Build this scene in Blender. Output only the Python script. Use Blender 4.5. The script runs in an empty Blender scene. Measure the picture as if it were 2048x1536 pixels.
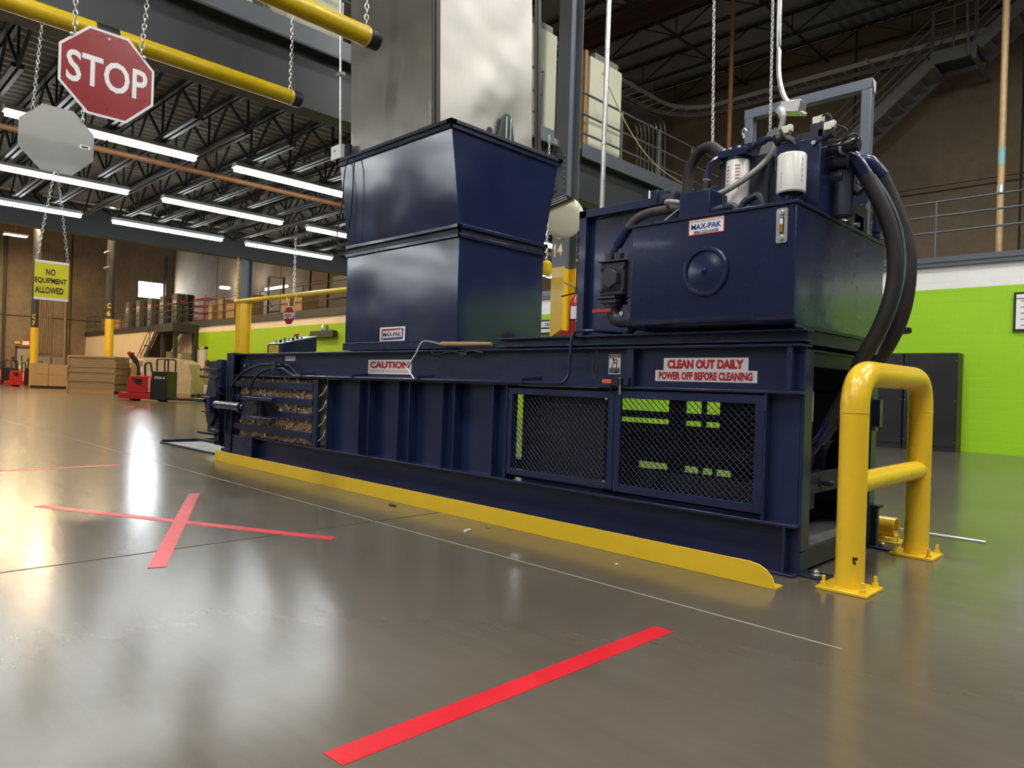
import bpy, math, random
from mathutils import Vector, Matrix
random.seed(7)
PI = math.pi
SC = bpy.context.scene
COL = SC.collection

# ------------------------------------------------------------------ camera
FPX, PITCH, ROLL, YAW = 1416.0, math.radians(.06), math.radians(1.827), math.radians(-44.41)

def _w2c(d):
    c, s = math.cos(YAW), math.sin(YAW)
    x, y, z = c * d[0] - s * d[1], s * d[0] + c * d[1], d[2]
    a, b, e = x, -z, y
    cp, sp = math.cos(PITCH), math.sin(PITCH)
    b, e = cp * b + sp * e, -sp * b + cp * e
    cr, sr = math.cos(ROLL), math.sin(ROLL)
    return (cr * a - sr * b, sr * a + cr * b, e)

cols = [_w2c(v) for v in ((1, 0, 0), (0, 1, 0), (0, 0, 1))]
right = Vector([c[0] for c in cols]); down = Vector([c[1] for c in cols]); fwd = Vector([c[2] for c in cols])
cam_data = bpy.data.cameras.new('camera')
cam_data.sensor_width = 36.0
cam_data.lens = FPX / 2048 * 36
cam_data.clip_end = 300
cam = bpy.data.objects.new('camera', cam_data)
COL.objects.link(cam)
m3 = Matrix((right, -down, -fwd)).transposed()
cam.matrix_world = Matrix.Translation((0, 0, 1.0)) @ m3.to_4x4()
SC.camera = cam

# ------------------------------------------------------------------ world, exposure
W = bpy.data.worlds.new('world'); SC.world = W; W.use_nodes = True
W.node_tree.nodes['Background'].inputs[0].default_value = (.92, .95, 1, 1)
W.node_tree.nodes['Background'].inputs[1].default_value = .07
SC.view_settings.view_transform = 'Standard'
SC.view_settings.look = 'None'
SC.view_settings.exposure = 0.6
SC.view_settings.gamma = 1.0
SC.view_settings.use_curve_mapping = False
SC.cycles.use_denoising = True
SC.cycles.max_bounces = 8
SC.cycles.sample_clamp_indirect = 6.0
STRIP_POWER = 19.0      # strip lights under the mezzanine deck
BAY_POWER = 90.0       # high-bay lights of the tall hall

# ------------------------------------------------------------------ materials
MATS = {}
def mat(name, col, rough=.5, metal=0., var=.12, vscale=6., rvar=.1, bump=0., bscale=40., emit=0., coat=0., spec=.5, stretch=(1, 1, 1), alpha=1.):
    if name in MATS: return MATS[name]
    m = bpy.data.materials.new(name); m.use_nodes = True
    nt = m.node_tree; N = nt.nodes; L = nt.links
    b = N['Principled BSDF']
    b.inputs['Metallic'].default_value = metal
    b.inputs['Coat Weight'].default_value = coat
    b.inputs['Coat Roughness'].default_value = .08
    b.inputs['Specular IOR Level'].default_value = spec
    tc = N.new('ShaderNodeTexCoord'); mp = N.new('ShaderNodeMapping')
    mp.inputs['Scale'].default_value = stretch
    L.new(tc.outputs['Object'], mp.inputs[0])
    n1 = N.new('ShaderNodeTexNoise'); n1.inputs['Scale'].default_value = vscale; n1.inputs['Detail'].default_value = 5
    n1.inputs['Roughness'].default_value = .6
    L.new(mp.outputs[0], n1.inputs[0])
    mx = N.new('ShaderNodeMix'); mx.data_type = 'RGBA'
    c = Vector(col)
    mx.inputs[6].default_value = (*[max(0, x * (1 - var)) for x in c], 1)
    mx.inputs[7].default_value = (*[min(1, x * (1 + var) + var * .01) for x in c], 1)
    L.new(n1.outputs[0], mx.inputs[0]); L.new(mx.outputs[2], b.inputs['Base Color'])
    mr = N.new('ShaderNodeMapRange')
    mr.inputs[3].default_value = max(.02, rough - rvar); mr.inputs[4].default_value = min(1, rough + rvar)
    L.new(n1.outputs[0], mr.inputs[0]); L.new(mr.outputs[0], b.inputs['Roughness'])
    if bump:
        n2 = N.new('ShaderNodeTexNoise'); n2.inputs['Scale'].default_value = bscale; n2.inputs['Detail'].default_value = 3
        L.new(mp.outputs[0], n2.inputs[0])
        bp = N.new('ShaderNodeBump'); bp.inputs['Strength'].default_value = bump; bp.inputs['Distance'].default_value = .02
        L.new(n2.outputs[0], bp.inputs['Height']); L.new(bp.outputs[0], b.inputs['Normal'])
    if emit:
        b.inputs['Emission Color'].default_value = (*col, 1); b.inputs['Emission Strength'].default_value = emit
    MATS[name] = m
    return m

NAVY = mat('navy_paint', (.0085, .0155, .056), .34, 0, .25, 5, .08, .05, 60, coat=.15)
NAVYS = mat('navy_sheet_paint', (.0075, .0145, .056), .20, 0, .15, 3, .05, .0, 60, coat=.7)
NAVYS.node_tree.nodes['Principled BSDF'].inputs['Coat Roughness'].default_value = .13
NAVYT = mat('navy_tank_paint', (.008, .015, .056), .27, 0, .15, 3, .05, .04, 5, coat=.2)
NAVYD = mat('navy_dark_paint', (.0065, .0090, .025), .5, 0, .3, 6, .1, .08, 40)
BLACK = mat('black_paint', (.012, .012, .013), .4, 0, .2, 8)
RUBBER = mat('black_rubber', (.012, .011, .010), .65, 0, .2, 20, .1, .1, 150)
GREYP = mat('grey_paint', (.085, .098, .115), .45, 0, .15, 4, .08, .03, 60)
DGREY = mat('dark_grey_paint', (.034, .037, .040), .5, 0, .15, 3, .08, .03, 50)
MGREY = mat('column_grey_paint', (.13, .145, .16), .45, 0, .12, 3)
YEL = mat('yellow_paint', (.78, .50, .018), .3, 0, .08, 5, .08, .03, 40, coat=.25)
YELC = mat('yellow_curb_paint', (.76, .50, .02), .38, 0, .12, 3, .1, .04, 30)
YELD = mat('yellow_pipe_plastic', (.60, .42, .006), .32, 0, .12, 5, .1)
STEEL = mat('galvanised_steel', (.55, .56, .57), .35, .9, .15, 8)
ZINC = mat('chain_zinc', (.75, .75, .73), .3, .85, .1, 20)
WHITE = mat('white_paint', (.75, .75, .74), .4, 0, .04, 10)
SIGNW = mat('sign_white', (.80, .80, .80), .35, 0, .02, 10)
SIGNR = mat('sign_red', (.26, .008, .012), .3, 0, .06, 6)
TXTR = mat('letter_red', (.50, .012, .018), .4, 0, .04, 10)
TXTK = mat('letter_black', (.012, .012, .014), .4, 0, .04, 10)
TXTB = mat('letter_blue', (.02, .022, .19), .4, 0, .04, 10)
SIGNY = mat('sign_yellow', (.62, .56, .02), .4, 0, .08, 8)
REDT = mat('red_floor_tape', (.56, .010, .020), .38, 0, .3, 7, .15, .05, 30)
REDM = mat('red_plastic', (.42, .016, .016), .32, 0, .1, 6, coat=.2)
CARD = mat('cardboard', (.33, .215, .115), .85, 0, .18, 3, .05, .05, 30)
CARDD = mat('cardboard_edges', (.25, .19, .115), .9, 0, .3, 9, .05, .25, 60, stretch=(.3, .3, 6))
WOOD = mat('wood', (.34, .21, .09), .6, 0, .25, 8, .1, .1, 60, stretch=(.3, 3, 3))
CREAM = mat('cream_cabinet_paint', (.62, .62, .47), .42, 0, .04, 3)
COPPER = mat('rusty_orange_pipe_paint', (.30, .135, .055), .5, .2, .35, 6)
TAN = mat('tan_pipe_paint', (.52, .36, .17), .45, .1, .35, 5)
LIME_C = (.315, .60, .008)
LENS = None
GLASSY = mat('amber_oil', (.30, .16, .03), .15, 0, .1)
FILM = mat('stretch_film', (.42, .36, .27), .25, 0, .3, 3, .1, .25, 7)

def emis(name, col, s):
    if name in MATS: return MATS[name]
    m = bpy.data.materials.new(name); m.use_nodes = True
    nt = m.node_tree
    for n in list(nt.nodes): nt.nodes.remove(n)
    o = nt.nodes.new('ShaderNodeOutputMaterial'); e = nt.nodes.new('ShaderNodeEmission')
    e.inputs[0].default_value = (*col, 1); e.inputs[1].default_value = s
    nt.links.new(e.outputs[0], o.inputs[0]); MATS[name] = m
    return m
LENS = emis('strip_lens', (.93, .98, 1), STRIP_POWER)
BAYL = emis('bay_lens', (1, .985, .95), BAY_POWER)
WINL = emis('window_daylight', (.92, .97, 1), 34)

def sheet_steel():
    m = mat('sheet_steel', (.33, .315, .29), .40, .8, .2, 2.2, .08, .0, 4)
    nt = m.node_tree; N = nt.nodes; L = nt.links; b = N['Principled BSDF']
    tc = N.new('ShaderNodeTexCoord'); mp = N.new('ShaderNodeMapping'); mp.inputs['Scale'].default_value = (14, 14, .8)
    n = N.new('ShaderNodeTexNoise'); n.inputs['Scale'].default_value = 2.5; n.inputs['Detail'].default_value = 6
    n0 = N.new('ShaderNodeTexNoise'); n0.inputs['Scale'].default_value = 1.7; n0.inputs['Detail'].default_value = 1.5
    L.new(tc.outputs['Object'], mp.inputs[0]); L.new(mp.outputs[0], n.inputs[0]); L.new(tc.outputs['Object'], n0.inputs[0])
    b1 = N.new('ShaderNodeBump'); b1.inputs['Strength'].default_value = .10; b1.inputs['Distance'].default_value = .01
    b2 = N.new('ShaderNodeBump'); b2.inputs['Strength'].default_value = .5; b2.inputs['Distance'].default_value = .07
    L.new(n.outputs[0], b1.inputs['Height']); L.new(n0.outputs[0], b2.inputs['Height'])
    L.new(b2.outputs[0], b1.inputs['Normal']); L.new(b1.outputs[0], b.inputs['Normal'])
    return m
SHEET = sheet_steel()

def wavy(m, sc, st, dist):
    nt = m.node_tree; N = nt.nodes; L = nt.links; b = N['Principled BSDF']
    tc = N.new('ShaderNodeTexCoord'); n = N.new('ShaderNodeTexNoise'); n.inputs['Scale'].default_value = sc; n.inputs['Detail'].default_value = 1
    n2 = N.new('ShaderNodeTexNoise'); n2.inputs['Scale'].default_value = 180
    L.new(tc.outputs['Object'], n.inputs[0]); L.new(tc.outputs['Object'], n2.inputs[0])
    b1 = N.new('ShaderNodeBump'); b1.inputs['Strength'].default_value = st; b1.inputs['Distance'].default_value = dist
    b2 = N.new('ShaderNodeBump'); b2.inputs['Strength'].default_value = .015; b2.inputs['Distance'].default_value = .002
    L.new(n.outputs[0], b1.inputs['Height']); L.new(n2.outputs[0], b2.inputs['Height'])
    L.new(b1.outputs[0], b2.inputs['Normal']); L.new(b2.outputs[0], b.inputs['Normal'])
wavy(NAVYS, 1.3, .7, .09)

def floor_mat():
    m = bpy.data.materials.new('polished_concrete'); m.use_nodes = True
    nt = m.node_tree; N = nt.nodes; L = nt.links; b = N['Principled BSDF']
    tc = N.new('ShaderNodeTexCoord')
    n1 = N.new('ShaderNodeTexNoise'); n1.inputs['Scale'].default_value = .55; n1.inputs['Detail'].default_value = 7; n1.inputs['Roughness'].default_value = .62
    mp = N.new('ShaderNodeMapping'); mp.inputs['Scale'].default_value = (.35, 5, 1); mp.inputs['Rotation'].default_value = (0, 0, .12)
    n2 = N.new('ShaderNodeTexNoise'); n2.inputs['Scale'].default_value = 2.2; n2.inputs['Detail'].default_value = 6; n2.inputs['Roughness'].default_value = .7
    n3 = N.new('ShaderNodeTexNoise'); n3.inputs['Scale'].default_value = 16; n3.inputs['Detail'].default_value = 4
    L.new(tc.outputs['Object'], n1.inputs[0]); L.new(tc.outputs['Object'], mp.inputs[0]); L.new(mp.outputs[0], n2.inputs[0]); L.new(tc.outputs['Object'], n3.inputs[0])
    r1 = N.new('ShaderNodeValToRGB')
    r1.color_ramp.elements[0].position = .3; r1.color_ramp.elements[0].color = (.082, .069, .051, 1)
    r1.color_ramp.elements[1].position = .72; r1.color_ramp.elements[1].color = (.128, .110, .085, 1)
    L.new(n1.outputs[0], r1.inputs[0])
    r2 = N.new('ShaderNodeValToRGB')
    r2.color_ramp.elements[0].position = .3; r2.color_ramp.elements[0].color = (.92, .92, .92, 1)
    r2.color_ramp.elements[1].position = .8; r2.color_ramp.elements[1].color = (1.09, 1.085, 1.07, 1)
    L.new(n2.outputs[0], r2.inputs[0])
    mx = N.new('ShaderNodeMix'); mx.data_type = 'RGBA'; mx.blend_type = 'MULTIPLY'; mx.inputs[0].default_value = 1
    L.new(r1.outputs[0], mx.inputs[6]); L.new(r2.outputs[0], mx.inputs[7]); L.new(mx.outputs[2], b.inputs['Base Color'])
    mr = N.new('ShaderNodeMapRange'); mr.inputs[1].default_value = .1; mr.inputs[2].default_value = .9
    mr.inputs[3].default_value = .15; mr.inputs[4].default_value = .25
    L.new(n2.outputs[0], mr.inputs[0]); L.new(mr.outputs[0], b.inputs['Roughness'])
    b.inputs['Specular IOR Level'].default_value = .7
    bp = N.new('ShaderNodeBump'); bp.inputs['Strength'].default_value = .05; bp.inputs['Distance'].default_value = .006
    L.new(n3.outputs[0], bp.inputs['Height']); L.new(bp.outputs[0], b.inputs['Normal'])
    return m
FLOORM = floor_mat()

def block_mat(name, low, high, zsplit):
    """Painted concrete block courses: low colour up to zsplit, high colour above."""
    m = bpy.data.materials.new(name); m.use_nodes = True
    nt = m.node_tree; N = nt.nodes; L = nt.links; b = N['Principled BSDF']
    tc = N.new('ShaderNodeTexCoord'); sp = N.new('ShaderNodeSeparateXYZ'); cb = N.new('ShaderNodeCombineXYZ')
    L.new(tc.outputs['Object'], sp.inputs[0]); L.new(sp.outputs[0], cb.inputs[0]); L.new(sp.outputs[2], cb.inputs[1])
    br = N.new('ShaderNodeTexBrick'); br.inputs['Scale'].default_value = 1
    br.inputs['Brick Width'].default_value = .406; br.inputs['Row Height'].default_value = .2032
    br.inputs['Mortar Size'].default_value = .006; br.inputs['Mortar Smooth'].default_value = .3
    L.new(cb.outputs[0], br.inputs[0])
    gt = N.new('ShaderNodeMath'); gt.operation = 'GREATER_THAN'; gt.inputs[1].default_value = zsplit; L.new(sp.outputs[2], gt.inputs[0])
    mx = N.new('ShaderNodeMix'); mx.data_type = 'RGBA'; mx.inputs[6].default_value = (*low, 1); mx.inputs[7].default_value = (*high, 1)
    L.new(gt.outputs[0], mx.inputs[0])
    n = N.new('ShaderNodeTexNoise'); n.inputs['Scale'].default_value = 1.2; n.inputs['Detail'].default_value = 6; L.new(tc.outputs['Object'], n.inputs[0])
    mr = N.new('ShaderNodeMapRange'); mr.inputs[3].default_value = .92; mr.inputs[4].default_value = 1.06; L.new(n.outputs[0], mr.inputs[0])
    mu = N.new('ShaderNodeMix'); mu.data_type = 'RGBA'; mu.blend_type = 'MULTIPLY'; mu.inputs[0].default_value = 1
    L.new(mx.outputs[2], mu.inputs[6]); L.new(mr.outputs[0], mu.inputs[7]); L.new(mu.outputs[2], b.inputs['Base Color'])
    b.inputs['Roughness'].default_value = .5
    bp = N.new('ShaderNodeBump'); bp.invert = True; bp.inputs['Strength'].default_value = .55; bp.inputs['Distance'].default_value = .008
    L.new(br.outputs['Fac'], bp.inputs['Height']); L.new(bp.outputs[0], b.inputs['Normal'])
    return m

def concrete_mat():
    m = bpy.data.materials.new('brown_tilt_up_concrete'); m.use_nodes = True
    nt = m.node_tree; N = nt.nodes; L = nt.links; b = N['Principled BSDF']
    tc = N.new('ShaderNodeTexCoord')
    n1 = N.new('ShaderNodeTexNoise'); n1.inputs['Scale'].default_value = .35; n1.inputs['Detail'].default_value = 8; n1.inputs['Roughness'].default_value = .65
    n2 = N.new('ShaderNodeTexNoise'); n2.inputs['Scale'].default_value = 3.5; n2.inputs['Detail'].default_value = 6
    L.new(tc.outputs['Object'], n1.inputs[0]); L.new(tc.outputs['Object'], n2.inputs[0])
    r = N.new('ShaderNodeValToRGB')
    r.color_ramp.elements[0].position = .28; r.color_ramp.elements[0].color = (.125, .092, .058, 1)
    r.color_ramp.elements[1].position = .75; r.color_ramp.elements[1].color = (.235, .178, .115, 1)
    L.new(n1.outputs[0], r.inputs[0])
    mr = N.new('ShaderNodeMapRange'); mr.inputs[3].default_value = .8; mr.inputs[4].default_value = 1.2; L.new(n2.outputs[0], mr.inputs[0])
    mu = N.new('ShaderNodeMix'); mu.data_type = 'RGBA'; mu.blend_type = 'MULTIPLY'; mu.inputs[0].default_value = 1
    L.new(r.outputs[0], mu.inputs[6]); L.new(mr.outputs[0], mu.inputs[7]); L.new(mu.outputs[2], b.inputs['Base Color'])
    b.inputs['Roughness'].default_value = .8
    return m
CONC = concrete_mat()
DECKM = mat('deck_underside', (.30, .28, .235), .55, .1, .1, 3)
ROOFM = mat('roof_deck', (.38, .38, .38), .55, .2, .2, 3)
JOISTM = mat('joist_grey', (.022, .023, .025), .5, 0, .15, 4)
JOISTR = mat('roof_joist_brown', (.05, .042, .034), .55, .2, .3, 4)
BALEM = mat('baled_cardboard', (.36, .25, .14), .9, 0, .6, 22, .05, .6, 45, stretch=(1, 1, .6))

# ------------------------------------------------------------------ mesh builder
ORG = {}
_TXT = {}
def text_mesh(s, bold):
    k = (s, bold)
    if k not in _TXT:
        cu = bpy.data.curves.new('lettering', 'FONT'); cu.body = s; cu.offset = bold; cu.resolution_u = 3
        o = bpy.data.objects.new('lettering', cu)
        me = o.to_mesh()
        vs = [v.co.copy() for v in me.vertices]; fs = [tuple(p.vertices) for p in me.polygons]
        o.to_mesh_clear(); bpy.data.objects.remove(o); bpy.data.curves.remove(cu)
        _TXT[k] = (vs, fs)
    return _TXT[k]

class MB:
    def __init__(self, m=None):
        self.v = []; self.f = []; self.i = []; self.ms = []; self.cur = m
    def _mi(self, m):
        m = m or self.cur
        if m not in self.ms: self.ms.append(m)
        return self.ms.index(m)
    def add(self, vs, fs, m=None):
        b = len(self.v); k = self._mi(m)
        self.v += [Vector(p) for p in vs]
        self.f += [tuple(b + j for j in f) for f in fs]; self.i += [k] * len(fs)
        return self
    def hexa(self, p, m=None):
        return self.add(p, [(0, 3, 2, 1), (4, 5, 6, 7), (0, 1, 5, 4), (1, 2, 6, 5), (2, 3, 7, 6), (3, 0, 4, 7)], m)
    def box(self, x0, x1, y0, y1, z0, z1, m=None):
        x0, x1 = sorted((x0, x1)); y0, y1 = sorted((y0, y1)); z0, z1 = sorted((z0, z1))
        return self.hexa([(x0, y0, z0), (x1, y0, z0), (x1, y1, z0), (x0, y1, z0), (x0, y0, z1), (x1, y0, z1), (x1, y1, z1), (x0, y1, z1)], m)
    def bar(self, a, b, w, h, m=None, up=(0, 0, 1)):
        """Rectangular bar from a to b: width w (sideways), height h (towards up)."""
        a = Vector(a); b = Vector(b); d = (b - a).normalized(); u = Vector(up)
        if abs(d.dot(u)) > .98: u = Vector((1, 0, 0))
        s = d.cross(u).normalized() * (w / 2); u = s.cross(d).normalized() * (h / 2)
        return self.hexa([a - s - u, a + s - u, b + s - u, b - s - u, a - s + u, a + s + u, b + s + u, b - s + u], m)
    def tube(self, path, r, seg=10, m=None, closed=False, caps=True):
        P = [Vector(p) for p in path]; n = len(P); rs = r if isinstance(r, (list, tuple)) else [r] * n
        rings = []; prev = None
        for k in range(n):
            if closed: d = (P[(k + 1) % n] - P[k - 1]).normalized()
            elif k == 0: d = (P[1] - P[0]).normalized()
            elif k == n - 1: d = (P[-1] - P[-2]).normalized()
            else: d = ((P[k + 1] - P[k]).normalized() + (P[k] - P[k - 1]).normalized()).normalized()
            if prev is None:
                u = Vector((0, 0, 1)) if abs(d.z) < .9 else Vector((1, 0, 0))
                u = (u - d * u.dot(d)).normalized()
            else:
                u = (prev - d * prev.dot(d)).normalized()
            prev = u; w = d.cross(u)
            rings.append([P[k] + (u * math.cos(t) + w * math.sin(t)) * rs[k] for t in [2 * PI * j / seg for j in range(seg)]])
        vs = [p for R in rings for p in R]; fs = []
        for k in range(n if closed else n - 1):
            k2 = (k + 1) % n
            for j in range(seg):
                j2 = (j + 1) % seg
                fs.append((k * seg + j, k * seg + j2, k2 * seg + j2, k2 * seg + j))
        if caps and not closed:
            fs.append(tuple(reversed(range(seg)))); fs.append(tuple((n - 1) * seg + j for j in range(seg)))
        return self.add(vs, fs, m)
    def cyl(self, a, b, r, r2=None, seg=20, m=None):
        return self.tube([a, b], [r, r if r2 is None else r2], seg, m)
    def lathe(self, c, axis, prof, seg=24, m=None):
        """prof: (radius, height) pairs along axis from c."""
        c = Vector(c); d = Vector(axis).normalized()
        u = Vector((0, 0, 1)) if abs(d.z) < .9 else Vector((1, 0, 0)); u = (u - d * u.dot(d)).normalized(); w = d.cross(u)
        vs = []; fs = []
        for r, h in prof:
            vs += [c + d * h + (u * math.cos(2 * PI * j / seg) + w * math.sin(2 * PI * j / seg)) * max(r, 1e-5) for j in range(seg)]
        for k in range(len(prof) - 1):
            for j in range(seg):
                j2 = (j + 1) % seg
                fs.append((k * seg + j, k * seg + j2, (k + 1) * seg + j2, (k + 1) * seg + j))
        fs.append(tuple(reversed(range(seg)))); fs.append(tuple((len(prof) - 1) * seg + j for j in range(seg)))
        return self.add(vs, fs, m)
    def prism(self, pts, ext, m=None):
        """Planar polygon (3D points) pushed along ext."""
        n = len(pts); e = Vector(ext); P = [Vector(p) for p in pts]
        return self.add(P + [p + e for p in P], [tuple(reversed(range(n))), tuple(range(n, 2 * n))] + [(j, (j + 1) % n, n + (j + 1) % n, n + j) for j in range(n)], m)
    def text(self, s, o, u, v, w, h, m, bold=.02, lift=.0012):
        """Lettering fitted into a w x h box from corner o along unit u (right) and v (up)."""
        vs, fs = text_mesh(s, bold)
        o = Vector(o); u = Vector(u); v = Vector(v); nrm = u.cross(v)
        x0 = min(p.x for p in vs); x1 = max(p.x for p in vs); y0 = min(p.y for p in vs); y1 = max(p.y for p in vs)
        return self.add([o + u * ((p.x - x0) / (x1 - x0) * w) + v * ((p.y - y0) / max(1e-6, y1 - y0) * h) + nrm * lift for p in vs], fs, m)
    def plate(self, o, u, v, w, h, t, m):
        """Thin plate whose front lies at o; thickness t goes backwards."""
        o = Vector(o); u = Vector(u); v = Vector(v); n = u.cross(v)
        return self.prism([o, o + u * w, o + u * w + v * h, o + v * h], -n * t, m)
    def build(self, name, parent=None, bevel=0., smooth=True, label=None, cat=None, group=None, kind=None, loc=None, ang=.6, seg=2):
        org = ORG[parent.name] if parent else Vector(loc) if loc is not None else Vector((0, 0, 0))
        me = bpy.data.meshes.new(name)
        me.from_pydata([tuple(p - org) for p in self.v], [], self.f)
        for mm in self.ms: me.materials.append(mm)
        me.polygons.foreach_set('material_index', self.i)
        if smooth:
            me.polygons.foreach_set('use_smooth', [True] * len(self.f)); me.set_sharp_from_angle(angle=ang)
        me.update()
        o = bpy.data.objects.new(name, me); COL.objects.link(o)
        if parent: o.parent = parent
        else: o.location = org
        ORG[o.name] = org
        if bevel:
            b = o.modifiers.new('edge', 'BEVEL'); b.width = bevel; b.segments = seg; b.limit_method = 'ANGLE'; b.angle_limit = .7
        tag(o, label, cat, group, kind)
        return o

def tag(o, label=None, cat=None, group=None, kind=None):
    for k, v in (('label', label), ('category', cat), ('group', group), ('kind', kind)):
        if v: o[k] = v
    return o
def thing(name, label, cat, loc=(0, 0, 0), group=None):
    o = bpy.data.objects.new(name, None); COL.objects.link(o); o.location = loc; o.empty_display_size = .1
    ORG[o.name] = Vector(loc)
    return tag(o, label, cat, group)
def dup(root, off, label=None, group=None, rz=None):
    def cp(o, par):
        c = o.copy(); COL.objects.link(c)
        if par: c.parent = par
        for ch in list(o.children): cp(ch, c)
        return c
    r = cp(root, None); r.location = Vector(root.location) + Vector(off)
    if rz is not None: r.rotation_euler.z = rz
    ORG[r.name] = Vector(r.location)
    if label: r['label'] = label
    if group: r['group'] = group
    return r
def spline(pts, n=6):
    P = [Vector(p) for p in pts]; out = []
    for k in range(len(P) - 1):
        a = P[k - 1] if k else P[k] * 2 - P[k + 1]; b = P[k]; c = P[k + 1]; d = P[k + 2] if k + 2 < len(P) else P[k + 1] * 2 - P[k]
        for j in range(n):
            t = j / n
            out.append(.5 * ((2 * b) + (-a + c) * t + (2 * a - 5 * b + 4 * c - d) * t * t + (-a + 3 * b - 3 * c + d) * t ** 3))
    return out + [P[-1]]
def rounded(pts, r, n=5):
    """Polyline with rounded corners."""
    P = [Vector(p) for p in pts]; out = [P[0]]
    for k in range(1, len(P) - 1):
        a = (P[k - 1] - P[k]); b = (P[k + 1] - P[k]); rr = min(r, a.length * .49, b.length * .49)
        p0 = P[k] + a.normalized() * rr; p1 = P[k] + b.normalized() * rr
        for j in range(n + 1):
            t = j / n; out.append(p0 * (1 - t) ** 2 + P[k] * 2 * t * (1 - t) + p1 * t * t)
    return out + [P[-1]]
def chain(name, a, b, label, cat='chain', link=.05, r=.0045, m=None, group=None):
    a = Vector(a); b = Vector(b); d = b - a; n = max(2, int(d.length / (link * .78))); d.normalize()
    s0 = d.cross(Vector((.31, .7, .2))).normalized(); s1 = d.cross(s0)
    mb = MB(m or ZINC)
    for k in range(n):
        c = a.lerp(b, (k + .5) / n); s = s0 if k % 2 else s1
        ring = [c + d * (link * .5 * math.cos(t) * (1.0)) + s * (link * .27 * math.sin(t)) for t in [2 * PI * j / 8 for j in range(8)]]
        mb.tube(ring, r, 5, closed=True)
    return mb.build(name, None, label=label, cat=cat, group=group, loc=tuple(b))
def ibeam(mb, a, b, h, w, tf=.018, tw=.012, m=None):
    """I-beam from a to b (horizontal), a/b at the bottom centre."""
    a = Vector(a); b = Vector(b); z = Vector((0, 0, 1))
    mb.bar(a + z * tf / 2, b + z * tf / 2, w, tf, m); mb.bar(a + z * (h - tf / 2), b + z * (h - tf / 2), w, tf, m)
    mb.bar(a + z * h / 2, b + z * h / 2, tw, h - 2 * tf + .002, m)
    return mb
X = Vector((1, 0, 0)); Y = Vector((0, 1, 0)); Z = Vector((0, 0, 1))

# ================================================================== SETTING
XF, YB, ZR = -60.5, 21.8, 11.8           # far end wall, rear wall, roof deck
MB(FLOORM).box(XF - 1, 16, -18, YB + .3, -.2, 0).build('floor', kind='structure', smooth=False)
MB(CONC).box(XF - 1, 16, YB, YB + .3, 0, ZR).build('wall_back', kind='structure', smooth=False)
MB(CONC).box(XF - .3, XF, -18, YB, 0, ZR).build('wall_left', kind='structure', smooth=False)
wb = block_mat('painted_block_green_white', LIME_C, (.80, .80, .77), 3.117)
wc = block_mat('painted_block_warm_lit', (.66, .54, .38), (.66, .54, .38), 9)  # white block paint turned cream: the warm light is put into the colour
wd = block_mat('painted_block_green_warm_lit', (.30, .52, .008), (.72, .64, .52), 3.29)  # upper white band tinted cream, warm light mixed into its colour
MB(wb).box(-16, 16, 15.6, 15.8, 0, 3.55).build('wall_right', kind='structure', smooth=False)
MB(wd).box(-39.5, -16, 15.6, 15.8, 0, 3.62).build('wall_right_middle', kind='structure', smooth=False)
MB(wc).box(XF, -39.5, 15.6, 15.8, 0, 3.72).build('wall_right_far', kind='structure', smooth=False)
# upper deck that runs along the right side on top of the block rooms
MB(GREYP).box(-16, 16, 15.52, YB, 3.55, 3.735).build('floor_upper', kind='structure', smooth=False)
MB(DGREY).box(XF, -16, 15.52, YB, 3.62, 3.93).build('floor_upper_far', kind='structure', smooth=False)
MB(GREYP).box(-16, 16, 15.50, 15.53, 3.63, 3.735).box(-16, -4.32, 15.55, 15.57, 3.73, 3.79).build('trim_1', kind='structure', smooth=False)
# pilaster joints of the tilt-up panels
mj = MB(mat('panel_joint', (.035, .024, .014), .9))
for x in (-52, -46.5, -42.3, -36, -29.5, -23, -16.5, -10, -7.6, -3.5): mj.box(x, x + .05, YB - .012, YB, 3.7, ZR)
for y in (-6, -1, 4.5, 9.8, 14.5): mj.box(XF, XF + .012, y, y + .1, 0, ZR)
mj.box(XF, 16, YB - .01, YB, 6.62, 6.66).box(XF, 16, YB - .01, YB, 6.78, 6.80).box(XF, XF + .01, -18, YB, 4.75, 4.83)
mj.build('trim_2', kind='structure', smooth=False)
# floor joints
mj = MB(mat('floor_joint', (.03, .026, .02), .8)); mj.box(-4.195, -4.185, -18, 15.6, 0, .0012)
mj.build('trim_3', kind='structure', smooth=False)
mj = MB(mat('floor_scored_line', (.33, .30, .24), .6)); mj.box(-30, -1.0, 2.925, 2.933, 0, .001)
mj.build('trim_4', kind='structure', smooth=False)

def corrugated(name, x0, x1, y0, y1, z, pitch, h, m, wide=.5):
    mb = MB(m); n = int((x1 - x0) / pitch); P = []
    for k in range(n):
        a = x0 + k * pitch
        P += [(a, z), (a + pitch * wide * .7, z), (a + pitch * wide, z + h), (a + pitch * (wide * .4 + .55), z + h)]
    P.append((x1, z)); vs = []; fs = []
    for x, zz in P: vs += [(x, y0, zz), (x, y1, zz)]
    for k in range(len(P) - 1): fs.append((2 * k, 2 * k + 1, 2 * k + 3, 2 * k + 2))
    mb.add(vs, fs); b = len(mb.v)
    mb.box(x0, x1, y0, y1, z + h + .002, z + h + .12)
    return mb.build(name, kind='structure', smooth=False)
GX, GX2 = -8.06, -19.4
corrugated('ceiling_1', GX2, GX, -14, 15.5, 5.08, .20, .05, DECKM)
corrugated('ceiling_2', GX, 16, -10, YB, ZR, .30, .08, ROOFM)
MB(ROOFM).box(XF, GX, -18, YB, ZR + .02, ZR + .2).build('ceiling_3', kind='structure', smooth=False)

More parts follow.
